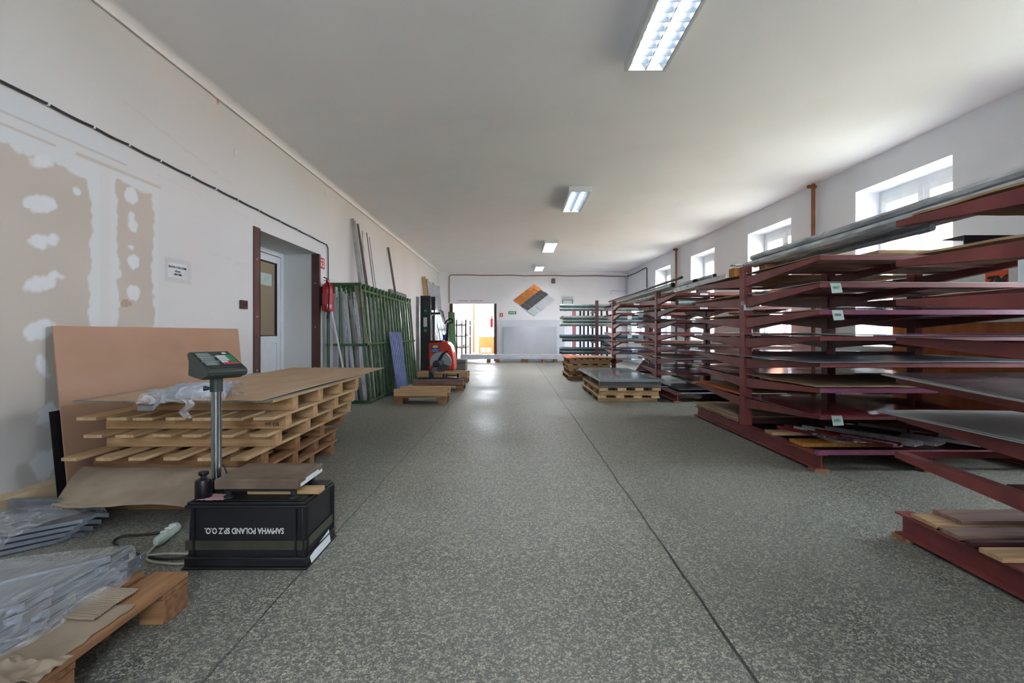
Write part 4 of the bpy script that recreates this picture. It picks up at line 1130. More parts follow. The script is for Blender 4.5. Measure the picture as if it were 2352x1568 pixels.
single('black_lead', MB().tube(curve([(-1.99, 2.86, .008), (-2.03, 2.80, .008), (-2.12, 2.76, .01), (-2.2, 2.74, .012), (-2.19, 2.66, .012), (-2.08, 2.58, .012), (-1.9, 2.50, .008), (-1.75, 2.47, .008), (-1.63, 2.5, .008)]), .007, 8), M['cable'], 'looped black lead on the floor next to the socket strip', 'cable')
single('pale_lead', MB().tube(curve([(-1.915, 2.60, .02), (-1.90, 2.52, .008), (-1.82, 2.44, .007), (-1.64, 2.42, .007), (-1.63, 2.50, .007), (-1.74, 2.53, .007), (-1.88, 2.47, .022), (-1.97, 2.38, .007), (-2.0, 2.3, .007)]), .006, 8), M['cablewhite'], 'pale grey lead curling from the socket strip to the crate', 'cable')

# ------------------------------------------------------------------ green divider rack with profiles
gr = thing('divider_rack', 'green steel A frame divider rack full of metal profiles against the wall', 'rack', (-2.75, 9.9, 0))
GY0, GY1, NG = 7.98, 11.75, 16
def gfx(z): return -2.38 - .16 * z / 1.96          # front bar leans back
for k in range(NG + 1):
    y = GY0 + (GY1 - GY0) * k / NG
    mb = MB().tube([(gfx(0), y, 0), (gfx(1.95), y, 1.95)], .022, 8)
    part('front_post', mb, M['green'], gr)
    part('back_post', MB().tube([(-3.05, y, 0), (-3.05, y, 1.95)], .022, 8), M['green'], gr)
    part('top_plate', MB().box(-3.07, gfx(1.96) + .03, y - .03, y + .03, 1.93, 1.975), M['green'], gr, bevel=.004)
    if k in (0, 1, 2):
        part('inner_post', MB().tube([(-2.86, y, 0), (-2.86, y, 1.94)], .018, 8), M['green'], gr)
rl = MB()
for (x, z) in ((gfx(.97) + .03, .97), (-3.05, .97), (gfx(0) + .0, .03), (-3.05, .03), (gfx(1.9), 1.86)):
    rl.tube([(x, GY0 - .02, z), (x, GY1 + .02, z)], .02, 8)
part('rail', rl, M['green'], gr)
ft = MB().box(-3.07, gfx(0) + .03, GY0 - .03, GY0 + .03, 0, .05).box(-3.07, gfx(0) + .03, GY1 - .03, GY1 + .03, 0, .05)
ft.box(-3.07, gfx(.97) + .04, GY0 - .02, GY0 + .02, .94, .98)
part('cross_bar', ft, M['green'], gr)
GP = 'silver profiles standing in the green divider rack'
mats_p = ['wrapped', 'whiteprof', 'wrapped', 'galv', 'greyprof']
for k in range(NG):
    y = GY0 + (GY1 - GY0) * (k + .5) / NG
    for q in range(3 if k < 8 else 2):
        xb = -2.46 - .13 * q - R.uniform(0, .05); xt = -2.62 - .13 * q - R.uniform(0, .08)
        zt = R.uniform(1.6, 1.85)
        yy = y + R.uniform(-.05, .05)
        single('metal_profile', MB().beam((xb, yy, .012), (xt, yy + R.uniform(-.03, .03), zt), R.uniform(.03, .06), R.uniform(.025, .04), (0, 1, 0)), M[mats_p[(k * 3 + q) % 5]], 'silver metal profile standing upright in a bay of the green rack', 'profile', GP)
# pale flats standing behind the first bays
for k in range(7):
    y = 7.97 + .12 * k
    single('metal_profile', MB().beam((-3.0, y, .012), (-3.0, y, 1.86 - .05 * (k % 3)), .05, .02, (0, 1, 0)), M['whiteprof'], 'pale flat profile upright along the wall behind the green rack front', 'profile', 'pale flats at the back of the green rack')
# tall ones reaching up the wall
for (pt, pz, pbx, wd, mt, lab) in ((9.33, 3.34, -2.72, .055, 'greyprof', 'tallest grey profile leaning on the wall above the green rack'),
                                 (9.46, 3.33, -2.66, .05, 'whiteprof', 'tall white profile leaning beside the tallest grey one'),
                                 (9.60, 3.30, -2.60, .06, 'brownprof', 'tall taupe profile leaning on the wall above the green rack'),
                                 (9.92, 3.23, -2.95, .015, 'greyprof', 'thin grey rod standing close to the wall behind the rack'),
                                 (10.22, 3.26, -2.7, .015, 'brownprof', 'thin dark rod leaning on the wall behind the taupe profile'),
                                 (10.40, 3.20, -2.7, .015, 'greyprof', 'thin grey rod leaning next to the thin dark rod'),
                                 (11.95, 3.25, -2.6, .05, 'brownprof', 'tall taupe profile leaning at the far bays of the green rack')):
    single('tall_profile', MB().beam((pbx, pt, .012), (XL + .04, pt, pz), wd, min(wd, .04), (0, 1, 0)), M[mt], lab, 'profile')
single('white_trunking', MB().beam((-2.63, 7.80, .01), (-2.95, 7.84, 1.5), .022, .02, (0, 1, 0)), M['white'], 'thin white trunking leaning in front of the green rack', 'trunking')
single('slotted_rail', MB().beam((-2.43, 8.02, .95), (-2.62, 8.0, 1.98), .06, .03, (0, 1, 0)), M['cardgrey'], 'beige slotted rail leaning across the first green bay', 'rail')
single('leaning_grey_sheet', MB().grid(lambda u, v: (-2.85 - .25 * v, 12.1 + 1.8 * u, 2.25 * v), 3, 4, (-.01, 0, 0)), M['anthra'], 'dark grey sheet on the wall past the green rack', 'sheet', smooth=False)

# blue wrapped ribbed panel
def corr(BL, BR_, TL, TR, nrib, dep, th=.004, npr=6, nv=4):
    BL, BR_, TL, TR = map(V, (BL, BR_, TL, TR))
    nrm = (BR_ - BL).cross(TL - BL).normalized()
    def fn(u, v):
        p = BL.lerp(BR_, u).lerp(TL.lerp(TR, u), v)
        ph = (u * nrib) % 1.0
        h = 1 if ph < .25 else 0
        return p + nrm * dep * h
    return MB().grid(fn, nrib * npr * 2, nv, nrm * th)
single('ribbed_panel', corr((-2.13, 8.8, .005), (-2.12, 9.6, .005), (-2.40, 9.2, 1.17), (-2.40, 10.2, 1.17), 7, .02), M['bluesheet'], 'blue film covered ribbed panel leaning on the green rack', 'panel', smooth=False)

# three low bearers pallets
def bearer(label, x0, x1, y0, y1, zt, mt, seed):
    t = thing('low_pallet', label, 'pallet', ((x0 + x1) / 2, (y0 + y1) / 2, 0), 'low timber bearers in a row beside the stacker')
    hs2 = zt * .42
    for (a, b) in ((x0 + .01, x0 + .14), (x1 - .15, x1 - .01)):
        for yc in (y0 + .06, y1 - .06):
            part('block', MB().box(a, b, yc - .05, yc + .05, 0, hs2), M['oldX'], t, bevel=.004)
    part('deck', MB().box(x0 + .005, x1 - .005, y0 + .01, y1 - .01, hs2 + .001, hs2 + .028), M['oldX'], t)
    for yc in (y0 + .05, y1 - .05):
        part('timber', MB().box(x0, x1, yc - .045, yc + .045, hs2 + .029, zt), M[mt], t, bevel=.005)
    return t
bearer('pale low timber bearer pallet on the floor, empty, in front of the blue panel', -1.97, -1.11, 7.9, 8.42, .24, 'pineX', 1)
bearer('low timber bearer pallet carrying the cut off saw', -2.03, -1.03, 9.7, 10.3, .235, 'planks', 2)
bearer('low yellowish bearer pallet just behind the cut off saw', -2.25, -1.09, 11.2, 11.75, .25, 'pineX', 3)

# cut-off saw
cs = thing('cutoff_saw', 'grey abrasive cut off saw standing on the middle bearer pallet', 'saw', (-1.6, 9.85, .236))
cc = V((-1.50, 9.85, .56))
part('base_plate', MB().box(-1.95, -1.12, 9.74, 10.0, .237, .258), M['iron'], cs)
gd = MB()
n = 22
arc = [(.215 * math.cos(math.radians(a)), .215 * math.sin(math.radians(a))) for a in [-20 + 220 * k / n for k in range(n + 1)]]
inn = [(.06 * math.cos(math.radians(a)), .06 * math.sin(math.radians(a))) for a in [200 - 220 * k / n for k in range(n + 1)]]
poly = arc + inn
for k in range(n):
    a0, a1 = arc[k], arc[k + 1]; b0, b1 = inn[-1 - k], inn[-2 - k]
    gd.hexa([(cc.x + a0[0], cc.y - .04, cc.z + a0[1]), (cc.x + a1[0], cc.y - .04, cc.z + a1[1]), (cc.x + b1[0], cc.y - .04, cc.z + b1[1]), (cc.x + b0[0], cc.y - .04, cc.z + b0[1])],
            [(cc.x + a0[0], cc.y + .04, cc.z + a0[1]), (cc.x + a1[0], cc.y + .04, cc.z + a1[1]), (cc.x + b1[0], cc.y + .04, cc.z + b1[1]), (cc.x + b0[0], cc.y + .04, cc.z + b0[1])])
part('guard', gd, M['galvdull'], cs)
part('disc', MB().lathe(cc + V((.0, -.01, 0)), [(.19, 0), (.19, .006)], 32, (0, 1, 0)), M['anthra'], cs)
part('motor', MB().lathe(cc + V((-.07, -.2, -.02)), [(.045, 0), (.065, .02), (.07, .14), (.055, .16)], 18, (0, 1, 0)), M['black'], cs)
part('gear_collar', MB().lathe(cc + V((.02, -.09, 0)), [(.05, 0), (.055, .04)], 18, (0, 1, 0)), M['chrome'], cs)
part('arm', MB().beam(cc + V((-.08, -.08, -.08)), (-1.68, 9.82, .33), .07, .06, (0, 1, 0)), M['galvdull'], cs)
part('pivot', MB().box(-1.73, -1.64, 9.78, 9.88, .258, .40), M['black'], cs, bevel=.01)
part('handle', MB().tube([cc + V((-.02, -.07, .05)), cc + V((.05, -.08, .17)), cc + V((.12, -.08, .22)), cc + V((.16, -.08, .235))], [.03, .028, .018, .014], 8), M['black'], cs)
part('vice', MB().box(-1.45, -1.42, 9.78, 9.94, .258, .33).box(-1.39, -1.37, 9.78, 9.94, .258, .33).tube([(-1.37, 9.86, .3), (-1.16, 9.86, .3)], .01, 8).box(-1.17, -1.13, 9.82, 9.9, .258, .34), M['iron'], cs)

# pallet stacker
stx = thing('pallet_stacker', 'orange red electric pallet stacker with black mast', 'stacker', (-2.0, 12.6, 0))
part('mast', MB().box(-2.40, -2.14, 12.36, 12.5, .06, 2.1), M['black'], stx, bevel=.01)
part('mast_inner', MB().box(-2.36, -2.33, 12.5, 12.62, .06, 2.05).box(-2.20, -2.17, 12.5, 12.62, .06, 2.05), M['iron'], stx)
part('side_rail', MB().box(-2.52, -2.44, 12.4, 12.5, .05, 2.08), M['greyprof'], stx)
part('motor_box', MB().box(-2.13, -2.03, 12.4, 12.55, 1.74, 2.08), M['black'], stx, bevel=.01)
part('lift_cylinder', MB().lathe((-2.05, 12.5, .93), [(.055, 0), (.055, .7), (.03, .72), (.03, .85)], 16), M['chrome'], stx)
part('chain_bracket', MB().box(-2.14, -1.9, 12.42, 12.5, 1.63, 1.68), M['iron'], stx)
bd = [(-2.19, .22), (-2.19, .92), (-1.95, .95), (-1.72, .93), (-1.62, .82), (-1.56, .6), (-1.54, .22)]
part('body', MB().prism(bd, lambda a, b: (a, 12.32, b), lambda a, b: (a, 12.95, b)), M['truckred'], stx, bevel=.03)
part('top_cover', MB().box(-2.17, -1.85, 12.3, 12.9, .93, .965), M['black'], stx, bevel=.01)
part('skirt', MB().box(-2.19, -1.55, 12.33, 12.94, .04, .22), M['black'], stx, bevel=.01)
dc = part('decal', MB().box(-2.12, -1.90, 12.305, 12.319, .66, .86), M['blue'], stx)
el = MB().lathe((-2.01, 12.3, .81), [(.055, 0), (.055, .004)], 20, (0, 1, 0)); el.v = [V((-2.01 + (p.x + 2.01) * 1.35, p.y, .81 + (p.z - .81) * .7)) for p in el.v]
part('decal_oval', el, M['yellow'], dc)
part('decal_lines', MB().box(-2.10, -1.92, 12.302, 12.305, .72, .735).box(-2.10, -1.94, 12.302, 12.305, .69, .70), M['keywhite'], dc)
tl = part('tiller', MB().tube([(-1.76, 12.6, .95), (-1.74, 12.55, 1.2), (-1.72, 12.5, 1.42)], [.045, .035, .03], 8), M['black'], stx)
part('tiller_grip', MB().tube([(-1.80, 12.5, 1.40), (-1.74, 12.46, 1.47), (-1.66, 12.44, 1.52), (-1.60, 12.46, 1.50), (-1.60, 12.5, 1.43), (-1.68, 12.52, 1.41)], .02, 8), M['iron'], tl)
for xx in (-2.1, -1.75):
    part('fork', MB().box(xx - .08, xx + .08, 12.95, 14.0, .04, .1), M['iron'], stx)
part('warning_mark', MB().lathe((-2.27, 12.356, 1.72), [(.035, 0), (.035, .003)], 16, (0, 1, 0)).lathe((-2.27, 12.356, 1.22), [(.045, 0), (.045, .003)], 16, (0, 1, 0)), M['signgreen'], stx)
part('badge', MB().box(-2.32, -2.23, 12.352, 12.358, 1.31, 1.55), M['keywhite'], stx)

sb = thing('storage_box', 'flat grey metal box on the floor past the stacker', 'box', (-1.73, 15.1, 0))
part('body', MB().box(-1.97, -1.52, 14.9, 15.5, 0, .24), M['olive'], sb, bevel=.006)
part('lid', MB().box(-1.98, -1.51, 14.89, 15.51, .245, .345), M['olive'], sb, bevel=.006)
single('leaning_offcut', MB().beam((-2.42, 12.0, .01), (-2.5, 12.0, .5), .10, .02, (0, 1, 0)), M['greencorr'], 'small green offcut standing at the end of the green rack', 'offcut')
single('leaning_offcut', MB().beam((-2.56, 11.98, .01), (-2.62, 12.0, .66), .08, .02, (0, 1, 0)), M['signred'], 'small red offcut beside the green rack end', 'offcut')

# sheets and boards stored along the wall beyond the stacker
for k in range(4):
    y = 16.8 + .7 * k
    single('dark_ribbed_sheet', corr((-2.55 + .03 * k, y, .005), (-2.55 + .03 * k, y + .69, .005), (-2.92, y, 2.05), (-2.92, y + .69, 2.05), 3, .03), M['anthra'], 'dark grey ribbed sheet standing along the wall behind the stacker', 'sheet', 'dark ribbed sheets behind the stacker', smooth=False)
for k in range(7):
    y = 17.0 + .42 * k
    single('tall_wrapped_strip', MB().beam((-2.8, y, .02), (-3.1, y + .1, 3.05 - .06 * (k % 3)), .13, .04, (0, 1, 0)), M['wrapped'], 'tall film wrapped strip reaching above the dark ribbed sheets', 'strip', 'tall wrapped strips behind the stacker')
single('tall_plank', MB().beam((-2.75, 16.35, .02), (-3.08, 16.4, 3.05), .14, .03, (0, 1, 0)), M['pineX'], 'pale tall plank standing at the wall behind the stacker', 'plank')
single('tall_plank', MB().beam((-2.75, 16.62, .02), (-3.08, 16.66, 3.0), .12, .03, (0, 1, 0)), M['oldX'], 'darker tall plank beside the pale one behind the stacker', 'plank')
single('green_ribbed_sheet', corr((-2.25, 16.8, .005), (-2.02, 16.85, .005), (-2.42, 17.6, 1.92), (-2.18, 17.6, 1.9), 5, .02), M['greencorr'], 'tall green ribbed sheet leaning near the end doorway', 'sheet', smooth=False)
single('blue_ribbed_sheet', corr((-2.36, 16.5, .005), (-2.12, 16.5, .005), (-2.55, 17.1, 1.1), (-2.42, 17.1, 1.1), 3, .02), M['blue'], 'short blue sheet leaning in front of the green ribbed one', 'sheet', smooth=False)

# ------------------------------------------------------------------ end wall stock
single('aluminium_sheet', MB().grid(lambda u, v: (-.48 + 2.2 * u, 19.98 + .2 * v, .002 + 1.42 * v), 2, 2, (0, .006, 0)), M['alulow'], 'large pale aluminium sheet standing against the end wall', 'sheet', smooth=False)
single('upper_aluminium_sheet', MB().box(-.74, 2.05, 20.22, 20.24, .01, 1.70), M['alubright'], 'longer aluminium sheet behind, showing as a strip on top', 'sheet', smooth=False)
fpk = thing('flat_pack', 'long film wrapped flat bundle on wooden bearers along the end wall', 'metal bundle', (0, 19.5, 0))
part('bundle', MB().grid(lambda u, v: (-2.15 + 4.25 * u, 19.2 + .45 * v, .31 + .012 * nz2(u * 20, v * 5, 1)), 60, 6, (0, 0, -.18)), M['wrappedX'], fpk)
for x in (-1.05, -.7, .3, .45, 1.15, 1.6):
    part('bearer', MB().box(x - .07, x + .07, 19.18, 19.66, 0, .12), M['oldX'], fpk)

# ------------------------------------------------------------------ store room contents
sr = thing('black_shelving', 'black steel shelving full of small parts in the bright store room', 'shelving', (-2.7, 22.3, 0))
for x in (-2.95, -2.55, -2.15):
    for y in (21.3, 23.4):
        part('post', MB().box(x - .03, x + .03, y - .03, y + .03, 0, 1.75), M['iron'], sr)
for z in (.5, 1.0, 1.5):
    part('shelf', MB().box(-2.98, -2.12, 21.27, 23.43, z, z + .03), M['iron'], sr)
k = 0
for z in (.53, 1.03, 1.53):
    for q in range(7):
        x = -2.85 + .11 * q + R.uniform(-.02, .02); y = 21.45 + R.uniform(0, 1.6)
        single('stored_fitting', MB().tube([(x, y, z + .03), (x, y + .2, z + .03 + R.uniform(0, .08))], R.uniform(.025, .04), 8), M[['galv', 'iron', 'whiteprof'][k % 3]], 'small metal fitting lying on the black shelving in the store room', 'fitting', 'fittings on the black store room shelving')
        k += 1
single('orange_panel', MB().box(-2.05, -1.05, 27.6, 27.63, 0, .95), M['cardorange'] if False else mat('orange board', s(196, 112, 50), s(180, 96, 40), rough=.7), 'orange board standing at the back of the store room', 'board')
spl = slat_pallet('small pale pallet on the store room floor before the orange board', -1.85, -1.25, 26.0, 26.9, 0, .13, 5, .09, 'pineY', 'pineX', beams=3, seed=9)
for (x, lab) in ((-1.72, 'white machine part on the store room pallet, next to the shelving side'), (-1.42, 'white machine part on the store room pallet, next to the brown jamb')):
    mm_ = MB().box(x - .12, x + .12, 26.2, 26.5, .131, .36); mm_.lathe((x, 26.18, .25), [(.06, 0), (.06, .03)], 14, (0, 1, 0))
    single('white_machine_part', mm_, M['offwhite'], lab, 'machine part', bevel=.02)
for k, x in enumerate((-1.9, -1.65, -1.4)):
    single('white_sheet_on_floor', MB().box(x - .11, x + .11, 21.4 + .2 * k, 24.6, 0.002 + .01, .03), M['whiteprof'], ['narrow white sheet lying nearest the black shelving', 'middle white sheet on the store room floor', 'white sheet on the store room floor by the brown jamb'][k], 'sheet')
single('store_room_pipe', MB().tube([(-2.5, 29.4, 0), (-2.5, 29.4, ZC)], .05, 10), M['copper'], 'brown vertical pipe on the store room back wall', 'pipe')
ex2 = thing('fire_extinguisher', 'small red extinguisher on the store room side of the doorway', 'extinguisher', (-.95, 20.95, 1.4))
part('cylinder', MB().lathe((-1.0, 20.95, 1.4), [(.06, 0), (.075, .02), (.075, .36), (.03, .42)], 16), M['red'], ex2)
part('valve', MB().lathe((-1.0, 20.95, 1.82), [(.02, 0), (.03, .05), (.015, .1)], 10), M['iron'], ex2)

for (x, y) in ((-1.5, 22.6), (-3.6, 25.0), (.6, 25.0)):  # lamps added to spill light out through the doorway
    lt = thing('store_room_fill_luminaire', 'fluorescent fill luminaire added on the store room ceiling', 'ceiling light', (x, y, ZC - .08), 'added store room fill luminaires')
    part('housing', MB().box(x - .16, x + .16, y - .75, y + .75, ZC - .06, ZC), M['offwhite'], lt)
    part('tube', MB().tube([(x, y - .7, ZC - .085), (x, y + .7, ZC - .085)], .018, 8), M['tube_store_fill'], lt)
# ------------------------------------------------------------------ cantilever racks
LV = [1.79, 1.563, 1.34, 1.125, .905, .694, .475]
def cantilever(label, xs, yc, yn, yf, dz=0.0, lips=None, near=True, rear=True, topz=1.88):
    t = thing('cantilever_rack', label, 'rack', ((xs[0] + xs[-1]) / 2, yc, 0), 'maroon cantilever racks along the window wall')
    for i, x in enumerate(xs):
        part('column', MB().box(x - .045, x + .045, yc - .055, yc + .055, .145, topz), M['steelred'], t, bevel=.004)
        # I beam base
        b = MB()
        b.box(x - .05, x + .05, yn + .02, yf - .02, .022, .032); b.box(x - .05, x + .05, yn + .02, yf - .02, .134, .144); b.box(x - .006, x + .006, yn + .02, yf - .02, .032, .134)
        part('base_beam', b, M['steelred'], t)
        for yb in (yn + .06, yf - .06):
            part('wood_pad', MB().box(x - .06, x + .06, yb - .05, yb + .05, 0, .021), M['oldX'], t)
        for z in LV:
            z = z + dz
            for side, ye, on in ((-1, yn, near), (1, yf, rear)):
                if not on: continue
                y0 = yc + side * .055
                a = MB()
                # tapered box arm, deep at the column, shallow at the tip
                pr = [(y0, z - .135), (y0, z - .03), (ye, z), (ye, z - .035)]
                a.prism(pr, lambda p, q, x=x: (x - .03, p, q), lambda p, q, x=x: (x + .03, p, q))
                part('arm', a, M['steelred'], t, bevel=.002)
    for (side, lv, x0, x1) in (lips or []):
        ye = yn if side == 'n' else yf
        z = LV[lv] + dz; sg_ = 1 if side == 'n' else -1
        lp_ = MB().box(x0, x1, min(ye, ye + sg_ * .006) - (.008 if side == 'n' else 0), max(ye, ye + sg_ * .006) + (0 if side == 'n' else .008), z - .036, z + .002)
        part('lip', lp_, M['mauvesheet'] if (side == 'n' and lv in (2, 5) and x0 < 2.52) else M['steelred'], t)
    if near:
        for lv in (0, 1, 2):
            for f in (.36, .68):
                y = yc + (yn - yc) * f; z = LV[lv] + dz - .03 + .03 * f
                part('shelf_rail', MB().box(xs[0] + .03, xs[-1] + .04, y - .012, y + .012, z - .028, z - .002), M['steelred'], t)
    x0, x1 = xs[0], xs[-1]
    for z in (.16, .90):
        part('spine_rail', MB().box(x0 + .05, x1 + .04, yc - .02, yc + .02, z, z + .05), M['darkred'], t)
    for z in (1.80, 1.11):
        for x in xs[:1]:
            part('bolt', MB().lathe((x + .0, yc - .056, z), [(.022, 0), (.022, .004), (.012, .006), (.012, .01)], 14, (0, -1, 0)), M['chrome'], t)
    return t

rackB = cantilever('maroon cantilever rack hung with handwritten number tags on its shelf lips', [2.54, 3.45, 4.40], 5.37, 4.02, 6.78,
                   lips=[('n', 0, 2.51, 3.48), ('n', 1, 2.51, 4.44), ('n', 2, 2.51, 4.44), ('n', 3, 2.51, 4.44), ('n', 4, 2.51, 4.44), ('n', 5, 2.51, 3.48), ('n', 6, 2.51, 4.44), ('f', 0, 2.51, 4.44), ('f', 2, 2.51, 4.44)])
rackC = cantilever('maroon cantilever rack directly behind the pallet topped with grey steel sheets', [2.68, 3.60, 4.52], 9.15, 8.02, 10.25, dz=.02,
                   lips=[('n', k, 2.65, 4.55) for k in range(7)], topz=1.93)
rackD = cantilever('maroon cantilever rack standing beside the long gutters, smallest in view', [2.47, 3.39, 4.30], 12.2, 11.35, 13.35, dz=.05,
                   lips=[('n', k, 2.44, 4.33) for k in range(6)], topz=1.95)
rackA = cantilever('maroon cantilever rack with bare planks laid over its base beam', [2.20, 3.12, 4.04], 1.42, .06, 2.78, near=True,
                   lips=[('f', 6, 2.17, 4.07), ('f', 1, 3.0, 4.07), ('f', 2, 3.0, 4.07)])
part('mid_strut', MB().box(2.25, 4.04, 2.2, 2.23, .43, .46), M['darkred'], rackA)
# number tags
for (lv, x, tx, mt) in ((1, 2.60, '9007', 'inkgreen'), (2, 2.615, '9006', 'ink'), (6, 2.61, '5002', 'inkgreen')):
    z = LV[lv]
    tg = part('tag', MB().hexa([(x, 4.000, z - .085), (x + .088, 4.000, z - .08), (x + .088, 4.002, z - .08), (x, 4.002, z - .085)], [(x - .012, 4.006, z), (x + .075, 4.006, z), (x + .075, 4.008, z), (x - .012, 4.008, z)]), M['tagpaper'], rackB, label='pale green paper tag')
    text('tag_number', tx, .032, (x + .034, 3.999, z - .040), (1, 0, 0), (0, .02, 1), M[mt], tg, .9)
tg = part('tag', MB().box(2.49, 2.60, 5.308, 5.310, 1.40, 1.46), M['paper'], rackB, label='white paper tag on the column')
part('tag_tape', MB().box(2.46, 2.63, 5.311, 5.313, 1.45, 1.50), M['filmthin'], tg)
for z_, tx in ((1.44, 'BL. TRAPEZ'), (1.418, '0,5 mm')):
    text('tag_text', tx, .016, (2.545, 5.307, z_), (1, 0, 0), (0, 0, 1), M['ink'], tg, .9)
for rk, ys, lvls, xb, dz in ((rackC, 8.01, (0, 1, 2, 3, 4, 5), 2.95, .02), (rackD, 11.34, (0, 1, 2, 3, 4, 5), 2.7, .05)):
    for q in lvls:
        x = xb + R.uniform(-.1, .1); z = LV[q] + dz
        part('tag', MB().box(x, x + .13, ys - .004, ys - .001, z - .035, z - .005), M['paper'], rk)
for rk, x, ys in ((rackC, 2.52, 10.26), (rackD, 2.63, 11.7)):
    for q in (1, 2, 3):
        z = LV[q]
        part('tag', MB().box(x, x + .10, ys - .3, ys - .297, z - .09, z), M['paper'], rk)

# ------------------------------------------------------------------ stock on the racks
SHN = {'card': 'brown cardboard sheet', 'cardgrey': 'grey cardboard sheet', 'galv': 'galvanised steel sheet', 'galvdull': 'dull zinc sheet', 'darksheet': 'glossy graphite sheet',
       'anthra': 'anthracite sheet', 'redsheet': 'wine red glossy sheet', 'greysheet': 'grey coated sheet', 'lightsheet': 'pale grey sheet', 'cardorange': 'orange cardboard sheet',
       'topboard': 'tan hardboard sheet', 'alu': 'bright aluminium sheet', 'mauvesheet': 'plum coated sheet'}
def sheet(mt, x0, x1, y0, y1, z, lab, th=.004, sag=.006, curl=0, seed=0, tilt=0, rag=0, skew=0):
    def fn(u, v):
        x = x0 + (x1 - x0) * u + skew * (1 - v); y = y0 + (y1 - y0) * v
        if rag and (v < .03 or v > .97): y += rag * (nz2(u * 9, seed, 1) + .5 * nz2(u * 33, seed, 1))
        if rag and u < .03: x += rag * (nz2(v * 7, seed, 1) + .5 * nz2(v * 25, seed, 1))
        zz = z + sag * (math.sin(u * 5 + seed) * .5 + .5) + tilt * v + curl * max(0, .12 - u) / .12 * (1 + .5 * math.sin(v * 5 + seed))
        return (x, y, zz + .0015 * nz2(x * 5, y * 5, 1, seed))
    nm = {'card': 'cardboard_sheet', 'cardgrey': 'cardboard_sheet', 'cardorange': 'cardboard_sheet', 'topboard': 'hardboard_sheet'}.get(mt, 'metal_sheet')
    cat = 'cardboard' if nm == 'cardboard_sheet' else ('board' if nm == 'hardboard_panel' else 'sheet')
    return single(nm, MB().grid(fn, 24, 16 if rag else 8, (0, 0, th)), M[mt], lab, cat)
ORD = ['top', 'second', 'third', 'fourth', 'fifth', 'sixth', 'seventh']
def stock(rackname, spec, yn, yc, yf, xa, xb, dz):
    """spec: side, level, material, x0 offset, x1, overhang, options"""
    cnt = {}
    for (side, lv, mt, ox, ex_, ov, o) in spec:
        key = (side, lv); j = cnt.get(key, 0); cnt[key] = j + 1
        sd_ = 'tip side facing the camera' if side == 'n' else 'far side'
        z = LV[lv] + dz + .003 + .012 * j
        if side == 'n':
            y0, y1 = yn - ov, yc - .07; tl = -.012
        else:
            y0, y1 = yc + .07, yf + ov; tl = .012
        lab = '%s%s on the %s %s shelf of %s' % ('' if j == 0 else 'upper ', SHN[mt], ORD[lv], 'front' if side == 'n' else 'rear', rackname)
        # shelves slope gently down to the spine
        kw = dict(o); kw.setdefault('tilt', 0)
        sheet(mt, xa + ox, (xb if ex_ is None else ex_), y0, y1, z, lab, seed=lv * 3 + j + (5 if side == 'n' else 0), **kw)
B_ = 'the number-tagged rack'
stock(B_, [('n', 0, 'topboard', 0, None, 0, {}), ('n', 0, 'card', .5, 3.5, -.02, dict(th=.03)),
           ('n', 1, 'lightsheet', 0, None, 0, {}), ('n', 2, 'card', 0, 2.62, -.05, dict(rag=.02)), ('n', 2, 'darksheet', .12, None, 0, {}),
           ('n', 3, 'galvdull', -.08, None, .03, dict(curl=.01)), ('n', 4, 'galv', -.1, None, .02, {}), ('n', 5, 'card', -.02, None, -.03, dict(rag=.04)),
           ('n', 6, 'redsheet', -.06, None, .02, {}),
           ('f', 0, 'card', 0, None, .05, dict(rag=.02)), ('f', 1, 'card', -.02, None, .08, dict(rag=.04, th=.012)), ('f', 2, 'card', -.02, None, .1, dict(rag=.04, th=.01)),
           ('f', 3, 'lightsheet', -.06, None, .1, dict(curl=.01)), ('f', 3, 'topboard', .1, 3.9, -.3, {}), ('f', 4, 'greysheet', -.05, None, .1, {}), ('f', 5, 'darksheet', -.06, None, .12, dict(curl=.02)),
           ('f', 6, 'cardorange', -.05, None, .06, dict(rag=.03)), ('f', 6, 'card', .1, 3.7, -.1, dict(rag=.03))],
      4.02, 5.37, 6.78, 2.51, 4.55, 0)
C_ = 'the rack behind the sheet pallet'
stock(C_, [('n', 0, 'card', 0, None, 0, {}), ('n', 1, 'topboard', -.1, None, .05, dict(rag=.03)), ('n', 2, 'galvdull', -.1, None, .06, dict(curl=.03)), ('n', 3, 'cardgrey', 0, None, 0, {}),
           ('n', 3, 'galvdull', -.05, None, .03, {}), ('n', 4, 'anthra', -.08, None, .05, {}), ('n', 4, 'cardgrey', .2, 3.8, -.1, dict(rag=.03)), ('n', 5, 'galv', -.06, None, .05, {}), ('n', 6, 'darksheet', -.06, None, .05, {}),
           ('f', 0, 'card', 0, None, .05, {}), ('f', 1, 'card', -.08, None, .05, dict(rag=.02)), ('f', 2, 'galvdull', -.04, None, .06, dict(curl=.04)), ('f', 3, 'card', -.05, None, .1, dict(rag=.03)),
           ('f', 4, 'card', -.06, None, .12, dict(rag=.04)), ('f', 5, 'card', -.08, None, .15, dict(rag=.05)), ('f', 6, 'anthra', 0, None, .03, {})],
      8.02, 9.15, 10.25, 2.65, 4.65, .02)
D_ = 'the rack beside the gutters'
